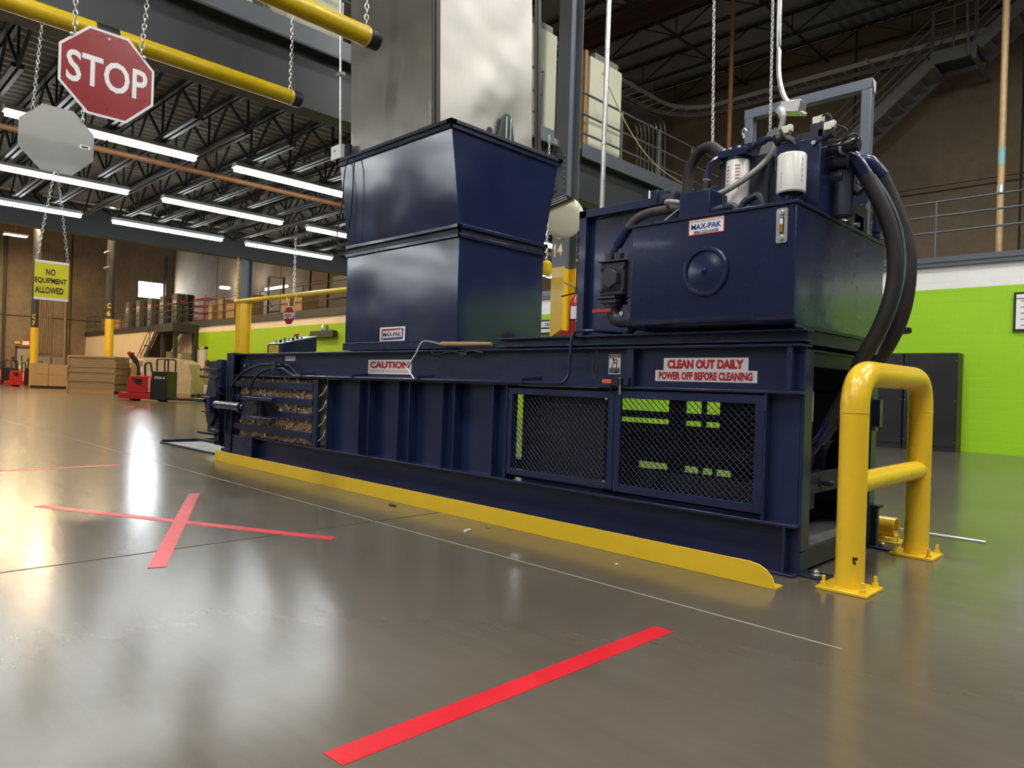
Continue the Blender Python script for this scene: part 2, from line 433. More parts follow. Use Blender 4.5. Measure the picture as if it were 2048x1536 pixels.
# window with daylight at the far end
w1 = MB(WINL); w1.box(XF + .02, XF + .05, 19.15, 21.0, 7.0, 8.25); w1 = w1.build('window_1', kind='structure', smooth=False)
f = MB(DGREY)
for z in (6.95, 8.25): f.box(XF + .01, XF + .09, 19.08, 21.07, z, z + .06)
for y in (19.08, 21.0): f.box(XF + .01, XF + .09, y, y + .07, 6.95, 8.3)
f.build('window_frame', w1, smooth=False)
# doors in the far wall and in the block rooms
d1 = MB(mat('door_grey', (.33, .28, .22), .5)).box(XF + .01, XF + .06, 11.3, 12.25, 0, 2.5).build('door_1', kind='structure', smooth=False)
MB(DGREY).box(XF + .01, XF + .1, 11.2, 12.35, 2.5, 2.6).box(XF + .01, XF + .1, 11.2, 11.3, 0, 2.6).box(XF + .01, XF + .1, 12.25, 12.35, 0, 2.6).build('door_frame', d1, smooth=False)
MB(TXTK).text('1 A', (XF + .07, 11.55, 1.55), Y, Z, .75, .42, TXTK).build('lettering', d1, smooth=False)
d2 = MB(mat('door_pale', (.62, .62, .62), .4)).box(-39.0, -38.3, 15.53, 15.59, 0, 2.38).build('door_2', kind='structure', smooth=False)
MB(mat('door_frame_tan', (.45, .42, .36), .5)).box(-39.2, -39.0, 15.5, 15.62, 0, 2.5).box(-38.3, -38.1, 15.5, 15.62, 0, 2.5).box(-39.2, -38.1, 15.5, 15.62, 2.38, 2.5).build('door_frame', d2, smooth=False)
d3 = MB(mat('door_cream', (.52, .45, .35), .4)).box(-28.6, -27.6, 15.53, 15.59, 0, 2.2).build('door_3', kind='structure', smooth=False)
MB(mat('door_frame_tan', (.45, .42, .36), .5)).box(-28.75, -28.6, 15.5, 15.62, 0, 2.34).box(-27.6, -27.45, 15.5, 15.62, 0, 2.34).box(-28.6, -27.6, 15.5, 15.62, 2.2, 2.34).build('door_frame', d3, smooth=False)

# ------------------------------------------------------------------ girders, columns, joists
g = MB(DGREY)
ibeam(g, (GX, -14, 4.29), (GX, 9.05, 4.29), .78, .30, .03, .02)
g.box(GX + .05, GX + .07, -14, 9.0, 5.08, 5.335, MGREY).box(GX + .05, GX + .14, -14, 9.0, 5.07, 5.09, MGREY)
g.build('steel_girder', label='dark grey girder with pale top edge crossing above the yellow pipes', cat='girder', loc=(GX, 0, 4.29), bevel=.004, group='mezzanine edge girders')
g = MB(DGREY)
ibeam(g, (GX, 9.67, 4.29), (GX, 15.5, 4.29), .78, .30, .03, .02)
g.box(GX + .05, GX + .07, 9.75, 15.5, 5.06, 5.335, GREYP).box(GX + .05, GX + .15, 9.75, 15.5, 5.05, 5.07, GREYP)
g.build('steel_girder', label='grey girder behind the filter canisters, cream cabinets standing on it', cat='girder', loc=(GX, 12, 4.29), bevel=.004, group='mezzanine edge girders')
g = MB(DGREY); ibeam(g, (GX2, -14, 4.28), (GX2, 15.5, 4.28), .72, .30, .03, .02)
g.build('steel_girder', label='far dark girder behind the rows of strip lights', cat='girder', loc=(GX2, 0, 4.28), bevel=.004)

def hcol(name, x, y, label, ztop, txt, up, flip=False):
    t = thing(name, label, 'column', (x, y, 0))
    for nm, z0, z1, m in (('painted_base', 0, 3.05, YEL), ('shaft', 3.05, ztop, up)):
        b = MB(m)
        b.box(x - .145, x + .145, y - .16, y - .142, z0, z1).box(x - .145, x + .145, y + .142, y + .16, z0, z1).box(x - .008, x + .008, y - .142, y + .142, z0, z1)
        b.build(nm, t, bevel=.003)
    if txt:
        b = MB(YEL); zz = 3.52
        for s, w in txt:
            b.text(s, (x - w / 2, y - .1605, zz), X, Z, w, .21, YEL, .03); zz -= .28
        b.build('lettering', t, smooth=False)
    return t
c14 = hcol('steel_column', -8.0, 9.36, 'grey steel column with yellow base behind the blue hopper', 11.8, (('C', .12), ('14', .19)), MGREY)
bb = MB(STEEL)
for k in range(7):
    for sx in (-.20, .20): bb.cyl((-8.0 + sx * .5, 9.19, 4.4 + k * .09), (-8.0 + sx * .5, 9.155, 4.4 + k * .09), .016, seg=6)
bb.build('bolts', c14)
hcol('steel_column', -19.37, 8.9, 'yellow-based steel column at the left end of the long yellow pipe', 4.3, None, GREYP)
def rcol(x, y, label, txt, zp=3.05):
    t = thing('pipe_column', label, 'column', (x, y, 0))
    MB(YEL).cyl((x, y, 0), (x, y, zp), .19, seg=24).build('painted_base', t)
    MB(DGREY).cyl((x, y, zp), (x, y, 11.8), .185, seg=24).build('shaft', t)
    MB(DGREY).box(x - .3, x + .3, y - .3, y + .3, 0, .03).build('base_plate', t)
    b = MB(YEL); n = Vector((-.0, -1, 0)); d = Vector((-x, -y, 0)).normalized(); u = Vector((-d.y, d.x, 0))
    o = Vector((x, y, zp - 3.05)) + d * .194
    b.text(txt, o - u * .10 - u * .03 + Z * 3.18, u, Z, .16, .26, YEL, .03); b.text('C', o - u * .12 + Z * 3.55, u, Z, .16, .26, YEL, .03)
    b.build('lettering', t, smooth=False)
    return t
c6 = rcol(-38.0, 10.8, 'round column with yellow base and number six by the far stair', '6', 3.56)
bb = MB(STEEL)
for z in (5.0, 5.75): bb.box(-38.35, -37.6, 10.55, 10.62, z + 1.0, z + 1.07)
bb.build('clamp', c6)
rcol(-47.6, 9.69, 'round column with yellow base and number seven behind hanging yellow sign', '7', 3.38)
for a, b_, nm in (((-28.0, 12.6), 0, 'x'),): pass

def joist(x0, x1, y, zb, zt, m, label, group, panel=.62, cut=1.5):
    mb = MB(m); r = .016
    for s in (-.04, .04):
        mb.bar((x0 + cut, y + s, zb), (x1 - cut, y + s, zb), .045, .05); mb.bar((x0, y + s, zt), (x1, y + s, zt), .05, .06)
    n = int((x1 - x0 - 2 * cut) / panel / 2) * 2 or 2; st = (x1 - x0 - 2 * cut) / n
    for k in range(n):
        a = x0 + cut + k * st; z0, z1 = (zb, zt) if k % 2 == 0 else (zt, zb)
        mb.bar((a, y, z0), (a + st, y, z1), .03, .03)
        if k % 2 == 1 : mb.bar((a + st * .98, y, zb), (a + st * .98, y, zt), .026, .026)
    mb.bar((x0, y, zt), (x0 + cut, y, zb), .035, .035); mb.bar((x1, y, zt), (x1 - cut, y, zb), .035, .035)
    return mb.build('steel_joist', label=label, cat='joist', group=group, loc=(x0, y, zb), smooth=False)
j0 = joist(GX2 + .17, GX - .17, -3.0, 4.45, 5.03, JOISTM, 'dark open-web joist under the mezzanine deck', 'mezzanine joists')
for k in range(1, 28): dup(j0, (0, .677 * k, 0))
j1 = joist(-26, 14, 21.5, 11.1, 11.72, JOISTR, 'thin open-web joist under the high dark roof', 'roof joists', 1.2, 2.5)
for k in range(1, 6): dup(j1, (0, -2.0 * k, 0))
rb = MB(mat('red_oxide_beam', (.07, .028, .018), .6)); ibeam(rb, (-26, 16.3, 11.15), (14, 16.3, 11.15), .6, .25, .02, .015)
rb.build('roof_beam', label='red-brown roof beam crossing the dark upper corner', cat='roof beam', loc=(-8, 16.3, 11.15), smooth=False)
rb = MB(JOISTR)
for x in (-11.0, -8.4): rb.bar((x, 11, 11.1), (x, YB, 11.1), .05, .05)
rb.build('roof_bridging', label='thin bridging bars running under the high roof joists', cat='roof bridging', loc=(-11, 16, 11.1), smooth=False)

# ------------------------------------------------------------------ strip lights
def _clear(o): return min(abs(((4.88 + 3.03 * k + o + 3.0) / .677 + .5) % 1 - .5) for k in range(-5, 4))
HO = (max([.1 + .01 * k for k in range(70)], key=_clear), max([1.6 + .01 * k for k in range(75)], key=_clear))
def strip_light(x, y0, z, label, group):
    t = thing('strip_light', label, 'light', (x, y0, z), group)
    MB(WHITE).prism([(x - .11, y0, z + .09), (x - .06, y0, z + .16), (x + .06, y0, z + .16), (x + .11, y0, z + .09)], (0, 2.44, 0)).build('housing', t, smooth=False)
    for k in (0, 1):
        a = y0 + .02 + k * 1.215
        MB(LENS).prism([(x - .065, a, z + .088), (x - .05, a, z + .03), (x + .05, a, z + .03), (x + .065, a, z + .088)], (0, 1.185, 0)).build('lamp', t, smooth=False)
    h = MB(STEEL)
    for yy in (y0 + HO[0], y0 + HO[1]): h.tube([(x, yy, z + .16), (x, yy, 5.05)], .004, 5)
    h.build('hanger', t)
    return t
rows = ((-11.13, 'row nearest the blue hopper'), (-14.23, 'middle row'), (-17.22, 'row farthest back'))
L0 = None
for rx, nm in rows:
    for k in range(-5, 4):
        lab = 'lit white strip light hanging in the %s' % nm
        if L0 is None:
            L0 = strip_light(rx, 4.88 + 3.03 * k, 4.24, lab, 'strip lights, ' + nm); base = Vector((rx, 4.88 + 3.03 * k, 4.24))
        else:
            dup(L0, Vector((rx, 4.88 + 3.03 * k, 4.24)) - base, lab, 'strip lights, ' + nm)
# high-bay lights of the tall hall, above the picture
def bay_light(x, y, z):
    t = thing('high_bay_light', 'flat high-bay light hanging unseen from the tall roof above the machine', 'light', (x, y, z), 'high-bay lights')
    MB(WHITE).box(x - .32, x + .32, y - .64, y + .64, z, z + .12).build('housing', t, smooth=False)
    MB(BAYL).box(x - .29, x + .29, y - .6, y + .6, z - .02, z).build('lamp', t, smooth=False)
    h = MB(STEEL)
    for yy in (y - .5, y + .5): h.tube([(x, yy, z + .1), (x, yy, ZR)], .005, 5)
    h.build('hanger', t)
    return t
WARM = emis('warm_bay_lens', (1, .74, .42), BAY_POWER * 2.4)
def warm_light(x, y, z):
    t = thing('high_bay_light', 'warm high-bay light hanging in the far hall beyond the mezzanine', 'light', (x, y, z), 'warm high-bay lights')
    MB(WHITE).box(x - .32, x + .32, y - .64, y + .64, z, z + .12).build('housing', t, smooth=False)
    MB(WARM).box(x - .29, x + .29, y - .6, y + .6, z - .02, z).build('lamp', t, smooth=False)
    MB(STEEL).tube([(x, y, z + .1), (x, y, ZR)], .005, 5).build('hanger', t)
    return t
W0 = warm_light(-27, 2, 9.6)
for x, y in ((-10, 0), (-20, 0), (-28, 0), (0, 8), (-10, 8), (-20, 8), (-28, 8), (0, -8), (-10, -8), (-20, -8)): dup(W0, (x, y, 0))
B0 = bay_light(0, 0, 10.0)
for x, y in ((-4.5, 0), (4.5, 0), (0, 6.5), (5.0, 6.5), (.5, 11.5), (-4.5, 10.5), (5.5, 11.5), (-4.5, -6), (1, -6), (8.5, 6.5), (-4.5, -12), (1, -12), (6, -12)): dup(B0, (x, y, 0))  # last three, far behind the camera, are added to brighten the machine front

# ================================================================== THE BALER
BALER = thing('baler', 'long navy blue horizontal baler with tall hopper, hydraulic tank and yellow floor curb before it', 'baler', (-5, 4.46, 0))
R = BALER
b = MB(NAVY); ibeam(b, (-8.46, 3.895, 0), (-1.571, 3.895, 0), .285, .15, .016, .012)
b.box(-1.64, -1.625, 3.825, 3.89, .016, .27); b.build('base_beam', R, bevel=.003)
b = MB(NAVYD); ibeam(b, (-8.46, 5.03, 0), (-1.571, 5.03, 0), .285, .15, .016, .012); b.build('base_beam', R, bevel=.003)
b = MB(NAVY); ibeam(b, (-8.52, 3.895, .997), (-1.562, 3.895, .997), .278, .15, .016, .012)
b.box(-2.715, -2.66, 3.835, 3.89, 1.013, 1.259).box(-1.645, -1.615, 3.825, 3.89, 1.013, 1.259); b.build('top_beam', R, bevel=.003)
b = MB(NAVYD); ibeam(b, (-8.52, 5.03, .997), (-1.562, 5.03, .997), .278, .15, .016, .012); b.build('top_beam', R, bevel=.003)
b = MB(NAVYD); b.box(-8.45, -2.83, 3.965, 4.96, 1.19, 1.27); b.build('top_plate', R)
# chamber side plate with pressed channel ribs
b = MB(NAVY); b.box(-6.37, -3.79, 3.925, 3.94, .283, 1.0); b.build('side_plate', R)
for xa, xb in ((-5.81, -5.632), (-5.187, -5.011), (-4.573, -4.408), (-3.964, -3.80)):
    b = MB(NAVY); b.box(xa, xa + .012, 3.832, 3.926, .286, .996); b.box(xb - .012, xb, 3.832, 3.926, .286, .996)
    b.box(xa + .012, xb - .012, 3.895, 3.926, .286, .996); b.build('rib', R, bevel=.002)
b = MB(NAVY); b.box(-6.385, -6.372, 3.83, 3.93, .286, .996).box(-6.66, -6.56, 3.826, 3.84, .286, .99).box(-6.66, -6.648, 3.84, 3.93, .286, .99)
b.build('window_post', R, bevel=.002)
for z in (.40, .555, .705, .86):
    b = MB(STEEL); b.tube(rounded([(-6.38, 3.86, z + .055), (-6.42, 3.84, z + .05), (-6.43, 3.83, z), (-6.52, 3.83, z - .045)], .02), .009, 7)
    b.box(-6.44, -6.40, 3.845, 3.87, z + .03, z + .075); b.build('wire_hook', R)
# baled cardboard seen through the tying slots
b = MB(BALEM); rnd = random.Random(3); nx, nz = 90, 34; vs = []; fs = []
for i in range(nx + 1):
    for k in range(nz + 1):
        vs.append((-8.45 + 1.77 * i / nx, 3.885 + rnd.uniform(-.028, .028) + .012 * math.sin(i * .9) * math.sin(k * 1.3), .290 + .69 * k / nz))
for i in range(nx):
    for k in range(nz): fs.append((i * (nz + 1) + k, (i + 1) * (nz + 1) + k, (i + 1) * (nz + 1) + k + 1, i * (nz + 1) + k + 1))
b.add(vs, fs); b.box(-8.45, -6.68, 3.95, 4.9, .290, .985)
for k in range(120):
    x = rnd.uniform(-8.34, -6.78); z = rnd.uniform(.31, .96); a = rnd.uniform(-1.2, 1.2) + PI / 2; l = rnd.uniform(.03, .10)
    m = rnd.choice([CARD, CARD, CARDD, WHITE, CARD, mat('kraft_light', (.42, .31, .19), .9)]) if k % 9 else WHITE
    p = Vector((x, 3.85 + rnd.uniform(-.005, .03), z)); d = Vector((math.cos(a), rnd.uniform(-.3, .3), math.sin(a))) * l
    b.bar(p, p + d, rnd.uniform(.01, .03), .006, m, up=(rnd.uniform(-.4, .4), -1, rnd.uniform(-.4, .4)))
b.build('bale', None, label='bale of pressed brown cardboard behind the navy slats', cat='bale', loc=(-7.6, 4.4, .287), smooth=False)
for za, zb in ((.357, .43), (.551, .625), (.712, .782), (.872, .945)):
    MB(NAVY).box(-8.52, -6.64, 3.826, 3.842, za, zb).build('slat', R, bevel=.002)
MB(NAVYD).box(-8.5, -8.46, 3.84, 4.96, .28, 1.0).build('end_wall', R)
# chamber interior right of the ribs
b = MB(NAVYD); b.box(-3.79, -3.0, 4.0, 4.12, .287, .996).box(-3.79, -1.77, 3.925, 3.95, .955, .996); b.build('platen_and_gap_filler', R)  # thin second box is a dark filler added to keep the door gap dark
b = MB(NAVYD); b.box(-2.95, -1.95, 4.52, 4.62, .34, .40).box(-3.1, -1.7, 4.3, 4.42, .30, .42); b.build('inner_rail', R)
b = MB(NAVYD); b.lathe((-3.2, 4.58, .57), (1, 0, 0), [(.12, 0), (.12, 1.35), (.145, 1.36), (.145, 1.55)], 28); b.build('ram_cylinder', R)
b = MB(mat('grey_end_cap', (.06, .065, .07), .5)); b.lathe((-1.65, 4.58, .57), (1, 0, 0), [(.143, -.02), (.143, 0)], 28); b.build('ram_end_cap', R)
b = MB(NAVYD)
for xa, xb in ((-3.8, -3.585), (-3.075, -2.925), (-2.785, -2.748), (-2.63, -1.6)): b.box(xa, xb, 4.95, 4.97, .45, 1.0)
for xa, xb in ((-3.8, -3.355), (-3.075, -2.925), (-2.80, -2.767), (-2.68, -2.652), (-2.527, -1.6)): b.box(xa, xb, 4.95, 4.97, .283, .45)
b.box(-3.8, -1.6, 4.945, 4.965, .45, .72).box(-3.8, -1.6, 4.945, 4.965, .762, .82).box(-3.8, -1.6, 4.945, 4.965, .932, 1.0).box(-3.8, -1.6, 4.945, 4.965, .283, .33)
b.build('rear_frame', R)
MB(mat('hose_fitting', (.03, .03, .04), .35, .3)).cyl((-1.74, 4.36, .66), (-1.70, 4.32, .72), .035, seg=12).cyl((-1.76, 4.36, .60), (-1.70, 4.36, .60), .05, seg=14).build('port_flange', R)

MESHM = mat('mesh_navy', (.032, .036, .056), .75, 0, .1, 6, spec=.2)
# expanded metal guard doors
def mesh_door(name, x0, x1, z0, z1, fr):
    d = MB(NAVY); yf = 3.83; t = .022
    d.box(x0, x0 + fr, yf, yf + t, z0, z1).box(x1 - fr, x1, yf, yf + t, z0, z1).box(x0 + fr, x1 - fr, yf, yf + t, z0, z0 + fr).box(x0 + fr, x1 - fr, yf, yf + t, z1 - fr, z1)
    d = d.build(name, R, bevel=.002)
    s = MB(MESHM); a0, a1, c0, c1 = x0 + fr * .6, x1 - fr * .6, z0 + fr * .6, z1 - fr * .6
    px, pz = .043, .0205; nr = int((c1 - c0) / pz); nc = int((a1 - a0) / (px / 2))
    for r in range(nr):
        zc = c0 + (r + .5) * pz; vs = []; fs = []; w = .0026
        for k in range(nc + 1):
            xx = a0 + k * px / 2; zz = zc + (pz / 2 if (k + r) % 2 else -pz / 2) * .92; yy = 3.845 + (.003 if (k + r) % 2 else -.003)
            vs += [(xx, yy, zz - w), (xx, yy + .005, zz + w)]
        for k in range(nc): fs.append((2 * k, 2 * k + 2, 2 * k + 3, 2 * k + 1))
        s.add(vs, fs)
    s.build('expanded_mesh', d, smooth=False)
    return d
da = mesh_door('guard_door', -3.788, -2.80, .325, .975, .045)
db = mesh_door('guard_door', -2.795, -1.768, .318, .985, .05)
for dd, xs in ((da, -3.79), (db, -1.764)):
    h = MB(NAVY)
    for z in (.42, .80): h.cyl((xs, 3.825, z), (xs, 3.825, z + .1), .009, seg=8)
    h.build('hinge', dd)
bb = MB(STEEL); bb.lathe((-2.865, 3.838, .93), (0, -1, 0), [(.006, 0), (.012, .003), (.012, .008)], 10).lathe((-2.865, 3.838, .37), (0, -1, 0), [(.006, 0), (.012, .003), (.012, .008)], 10)
bb.build('bolt', da)
MB(NAVY).box(-1.765, -1.75, 3.825, 3.9, .286, .996).build('door_jamb', R, bevel=.002)
# right end frame
b = MB(NAVY); b.box(-1.75, -1.585, 3.885, 3.90, .286, .997); b.build('end_post', R)
b = MB(GREYP if False else NAVY); b.box(-1.585, -1.563, 3.886, 4.0, .132, 1.246).box(-1.62, -1.585, 3.99, 4.0, .132, 1.246); b.build('end_post_flange', R, bevel=.003)
b = MB(NAVY); b.box(-1.66, -1.563, 4.98, 5.085, .0, 1.25); b.build('rear_post', R, bevel=.003)
b = MB(NAVYD); b.box(-1.66, -1.585, 3.93, 4.99, 1.155, 1.25).box(-1.66, -1.575, 3.93, 4.99, 1.235, 1.252); b.build('end_crossbeam', R, bevel=.004)
b = MB(NAVYD); b.box(-1.72, -1.62, 3.93, 4.99, .42, .53).box(-1.85, -1.62, 3.93, 4.99, .525, .54)
b.cyl((-1.62, 4.30, .48), (-1.61, 4.30, .48), .032, seg=16).cyl((-1.61, 4.30, .48), (-1.555, 4.30, .48), .018, seg=6).cyl((-1.58, 4.30, .48), (-1.545, 4.30, .48), .011, seg=8); b.build('middle_crossbeam', R, bevel=.003)
b = MB(mat('sill_top_grey', (.10, .10, .10), .7, 0, .35, 9)); b.box(-1.86, -1.575, 3.96, 4.98, .128, .15); b.build('sill_top', R, bevel=.004)  # sill top in a paler, uneven grey than the sill face
b = MB(NAVY); b.box(-1.60, -1.575, 3.90, 4.98, .02, .13).box(-1.62, -1.563, 3.885, 3.995, 0, .128); b.build('sill', R, bevel=.003)
b = MB(NAVYD); b.box(-1.60, -1.43, 3.89, 4.03, 0, .014).lathe((-1.50, 3.95, .014), (0, 0, 1), [(.03, 0), (.03, .004), (.018, .005), (.018, .022), (.01, .023), (.01, .03)], 12, STEEL); b.build('anchor_foot', R, bevel=.002)
b = MB(NAVYD); b.box(-1.60, -1.43, 4.99, 5.13, 0, .014).lathe((-1.50, 5.06, .014), (0, 0, 1), [(.018, 0), (.018, .022), (.01, .023), (.01, .03)], 12, STEEL); b.build('anchor_foot', R, bevel=.002)
b = MB(NAVYD); b.box(-1.563, -1.535, 5.05, 5.10, .0, .27).box(-1.575, -1.515, 5.03, 5.12, .265, .28); b.build('rear_beam_end', R)
b = MB(NAVY); b.box(-1.58, -1.52, 5.0, 5.06, .80, .98).lathe((-1.55, 5.03, .77), (0, 0, 1), [(.01, 0), (.012, .03)], 10, STEEL); b.build('switch_box', R, bevel=.003)
# riser beams that carry the tank
b = MB(NAVYT); ibeam(b, (-3.93, 3.875, 1.285), (-1.545, 3.875, 1.285), .07, .13, .012, .012); b.build('riser_beam', R, bevel=.002)
b = MB(NAVYD); ibeam(b, (-3.93, 4.95, 1.285), (-1.545, 4.95, 1.285), .07, .13, .012, .012); b.build('riser_beam', R)
b = MB(NAVYD); b.box(-3.9, -1.56, 3.9, 5.0, 1.275, 1.292); b.build('deck_plate', R)
b = MB(NAVYD); b.box(-1.60, -1.565, 3.93, 4.98, 1.292, 1.352); b.build('deck_edge', R)

# tank
tk = MB(NAVYT); x0, x1, y0, y1 = -2.612, -1.567, 3.712, 5.135
prof = [(y0 + .16, 1.372), (y0 + .05, 1.378), (y0 + .012, 1.40), (y0, 1.44), (y0, 2.012), (y1, 2.012), (y1, 1.372)]
tk.prism([(x0, a, c) for a, c in prof], (x1 - x0, 0, 0)); TANK = tk.build('oil_tank', R, bevel=.004, ang=.9)
MB(NAVYT).box(x0 - .02, x1 + .012, y0 - .012, y1 + .02, 2.012, 2.030).build('tank_lid', TANK, bevel=.003)
MB(NAVYD).box(x1 - .001, x1 + .012, y0 + .02, y1 + .01, 1.355, 1.373).build('weld_strip', TANK)
ph = MB(NAVYT); c = (-2.090, 3.712, 1.694)
ph.lathe(c, (0, -1, 0), [(.143, 0), (.145, .012), (.136, .02), (.122, .02), (.118, .008), (.112, .008), (.085, .018), (.04, .023), (.022, .024)], 48)
ph.lathe((c[0], c[1] - .022, c[2]), (0, -1, 0), [(.022, 0), (.020, .010), (.012, .012), (.012, .02), (.004, .022)], 12); ph.build('inspection_cover', TANK)
sg = MB(WHITE); o = Vector((-1.672, 3.712, 1.806)); w, h = .062, .186
rr = [(o + X * (w / 2 + (w / 2 - .012) * sx) + Z * (h / 2 + (h / 2 - .012) * sz), sx, sz) for sx, sz in ((-1, -1), (1, -1), (1, 1), (-1, 1))]
pts = []
for (cc, sx, sz), a0 in zip(rr, (PI, 1.5 * PI, 0, .5 * PI)): pts += [cc + X * .012 * math.cos(a0 + t) + Z * .012 * math.sin(a0 + t) for t in (0, .52, 1.05, 1.57)]
sg.prism(pts, (0, -.012, 0), STEEL); sg.box(o.x + .02, o.x + .042, 3.695, 3.70, o.z + .05, o.z + .135, BLACK)
sg.box(o.x + .023, o.x + .039, 3.692, 3.697, o.z + .055, o.z + .10, GLASSY).box(o.x + .023, o.x + .039, 3.692, 3.697, o.z + .10, o.z + .13, WHITE)
for z in (.026, .160): sg.lathe((o.x + .031, 3.70, o.z + z), (0, -1, 0), [(.016, 0), (.016, .009), (.011, .012)], 6, STEEL)
sg.build('sight_gauge', TANK, smooth=False, label='chrome oil level gauge')

def sticker(name, parent, x0, x1, z0, z1, y, items, border=None, face=SIGNW):
    s = MB(face); s.plate((x0, y, z0), X, Z, x1 - x0, z1 - z0, .0015, border or face)
    if border: s.plate((x0 + .006, y - .0006, z0 + .006), X, Z, x1 - x0 - .012, z1 - z0 - .012, .0004, face)
    for t, fx, fz, fw, fh, m, bo in items:
        W_, H_ = x1 - x0, z1 - z0
        s.text(t, (x0 + fx * W_, y - .001, z0 + fz * H_), X, Z, fw * W_, fh * H_, m, bo)
    return s.build(name, parent, smooth=False)
sticker('warranty_plate', TANK, -2.210, -1.979, 1.912, 2.008, 3.7085, [('For Warranty Service, Call', .05, .74, .9, .16, TXTK, 0), ('MAX-PAK', .08, .34, .84, .34, TXTB, .03), ('800-225-6458', .16, .08, .68, .18, TXTB, .02)], TXTR)
lo = MB(SIGNW); lx, lz, ly = -5.5, 1.364, 3.836; lw, lh = .385, .128
lo.plate((lx, ly, lz), X, Z, lw, lh, .002, SIGNW)
def lp(pts, m): lo.prism([(lx + a * lw, ly - .0015, lz + c * lh) for a, c in pts], (0, -.0008, 0), m)
lredm = mat('logo_red', (.30, .035, .035), .4)
lp([(.08, .20), (.12, .20), (.12, .72), (.80, .76), (.86, .90), (.08, .88)], lredm); lp([(.04, .22), (.15, .22), (.09, .07)], lredm)
lp([(.13, .08), (.93, .12), (.93, .76), (.885, .76), (.885, .27), (.18, .23)], TXTB); lp([(.85, .76), (.965, .76), (.91, .92)], TXTB)
lo.text('MAX-PAK', (lx + .14 * lw, ly - .0015, lz + .32 * lh), X, Z, .71 * lw, .33 * lh, TXTK, .02)
# hopper
hx0, hx1 = -6.10, -4.43
b = MB(NAVYT); b.box(-6.125, -4.42, 3.835, 3.85, 1.285, 1.352).box(-6.125, -4.42, 3.835, 3.90, 1.345, 1.358).box(-6.125, -4.42, 4.9, 4.93, 1.285, 1.355).box(-6.125, -6.11, 3.85, 4.9, 1.285, 1.355).box(-4.435, -4.42, 3.85, 4.9, 1.285, 1.355)
b.build('hopper_base', R, bevel=.002)
def frustum(mb, z0, a0, b0, z1, a1, b1, m, nx=1):
    """Open-ended rectangular shell with slightly bowed sheets."""
    P = [(hx0, a0, z0), (hx1, a0, z0), (hx1, b0, z0), (hx0, b0, z0), (hx0, a1, z1), (hx1, a1, z1), (hx1, b1, z1), (hx0, b1, z1)]
    return mb.add(P, [(0, 1, 5, 4), (1, 2, 6, 5), (2, 3, 7, 6), (3, 0, 4, 7)], m)
b = MB(NAVYS); frustum(b, 1.352, 3.845, 4.885, 2.215, 3.845, 4.885, NAVYS); HOP = b.build('hopper_lower', R, smooth=False)
lo.build('maker_plate', HOP, smooth=False)
b = MB(NAVYS); frustum(b, 2.30, 3.845, 4.885, 3.10, 3.725, 5.05, NAVYS); HOPU = b.build('hopper_upper', R, smooth=False)
def rim(mb, z0, z1, a, bb, e, t, m=None):
    mb.box(hx0 - e, hx1 + e, a - e, a - e + t, z0, z1, m).box(hx0 - e, hx1 + e, bb + e - t, bb + e, z0, z1, m)
    mb.box(hx0 - e, hx0 - e + t, a - e, bb + e, z0, z1, m).box(hx1 + e - t, hx1 + e, a - e, bb + e, z0, z1, m)
b = MB(NAVYT); rim(b, 2.205, 2.235, 3.845, 4.885, .022, .02); rim(b, 2.283, 2.315, 3.845, 4.885, .028, .03); rim(b, 2.235, 2.283, 3.845, 4.885, .004, .02, NAVYD)
b.build('hopper_flange', R, bevel=.004)
b = MB(NAVYT); rim(b, 3.075, 3.115, 3.725, 5.05, .018, .018); rim(b, 3.115, 3.145, 3.725, 5.05, .032, .06, NAVYD); b.build('hopper_rim', R, bevel=.003)
b = MB(RUBBER)
b.tube(spline([(-5.93, 3.705, 3.17), (-5.96, 3.69, 2.95), (-6.0, 3.70, 2.7), (-6.10, 3.72, 2.45), (-6.12, 3.74, 2.35), (-6.03, 3.75, 2.30), (-5.90, 3.735, 2.55), (-5.80, 3.69, 2.95), (-5.79, 3.69, 3.09)]), .006, 6); b.build('cable', HOPU)
MB(SIGNW).box(-6.20, -6.02, 3.68, 3.78, 3.145, 3.28).box(-6.15, -6.12, 3.678, 3.681, 3.22, 3.235, TXTK).build('limit_switch_box', R, bevel=.004, label='white square switch box on the hopper rim')
b = MB(BLACK); b.box(-6.03, -5.95, 3.72, 3.76, 3.14, 3.27); b.build('switch_bracket', R)

# decals on the frame
yw = 3.8885
sticker('caution_sign', R, -5.75, -5.072, 1.062, 1.196, yw, [('CAUTION', .05, .40, .90, .48, TXTR, .05), ('THIS MACHINE STARTS AND STOPS AUTOMATICALLY', .03, .10, .94, .18, TXTR, .0)])
sticker('cleaning_sign', R, -2.465, -1.896, 1.124, 1.201, yw, [('CLEAN OUT DAILY', .05, .12, .90, .74, TXTR, .06)])
sticker('power_sign', R, -2.525, -1.840, 1.054, 1.124, yw, [('POWER OFF BEFORE CLEANING', .04, .14, .92, .72, TXTR, .05)])
sticker('small_white_sign', R, -7.38, -7.16, 1.187, 1.241, yw, [('AVISO 1999', .1, .25, .8, .5, mat('letter_pale_red', (.5, .2, .2), .5), 0)])
s = MB(SIGNW); sx0, sx1, sz0, sz1 = -2.896, -2.800, 1.093, 1.228; s.plate((sx0, yw, sz0), X, Z, sx1 - sx0, sz1 - sz0, .0015, SIGNW)
s.plate((sx0 + .006, yw - .001, sz0 + .112), X, Z, .084, .017, .0004, TXTR); s.text('DANGER', (sx0 + .02, yw - .0014, sz0 + .115), X, Z, .06, .011, SIGNW, .02)
s.plate((sx0 + .006, yw - .001, sz0 + .006), X, Z, .084, .036, .0004, TXTK)
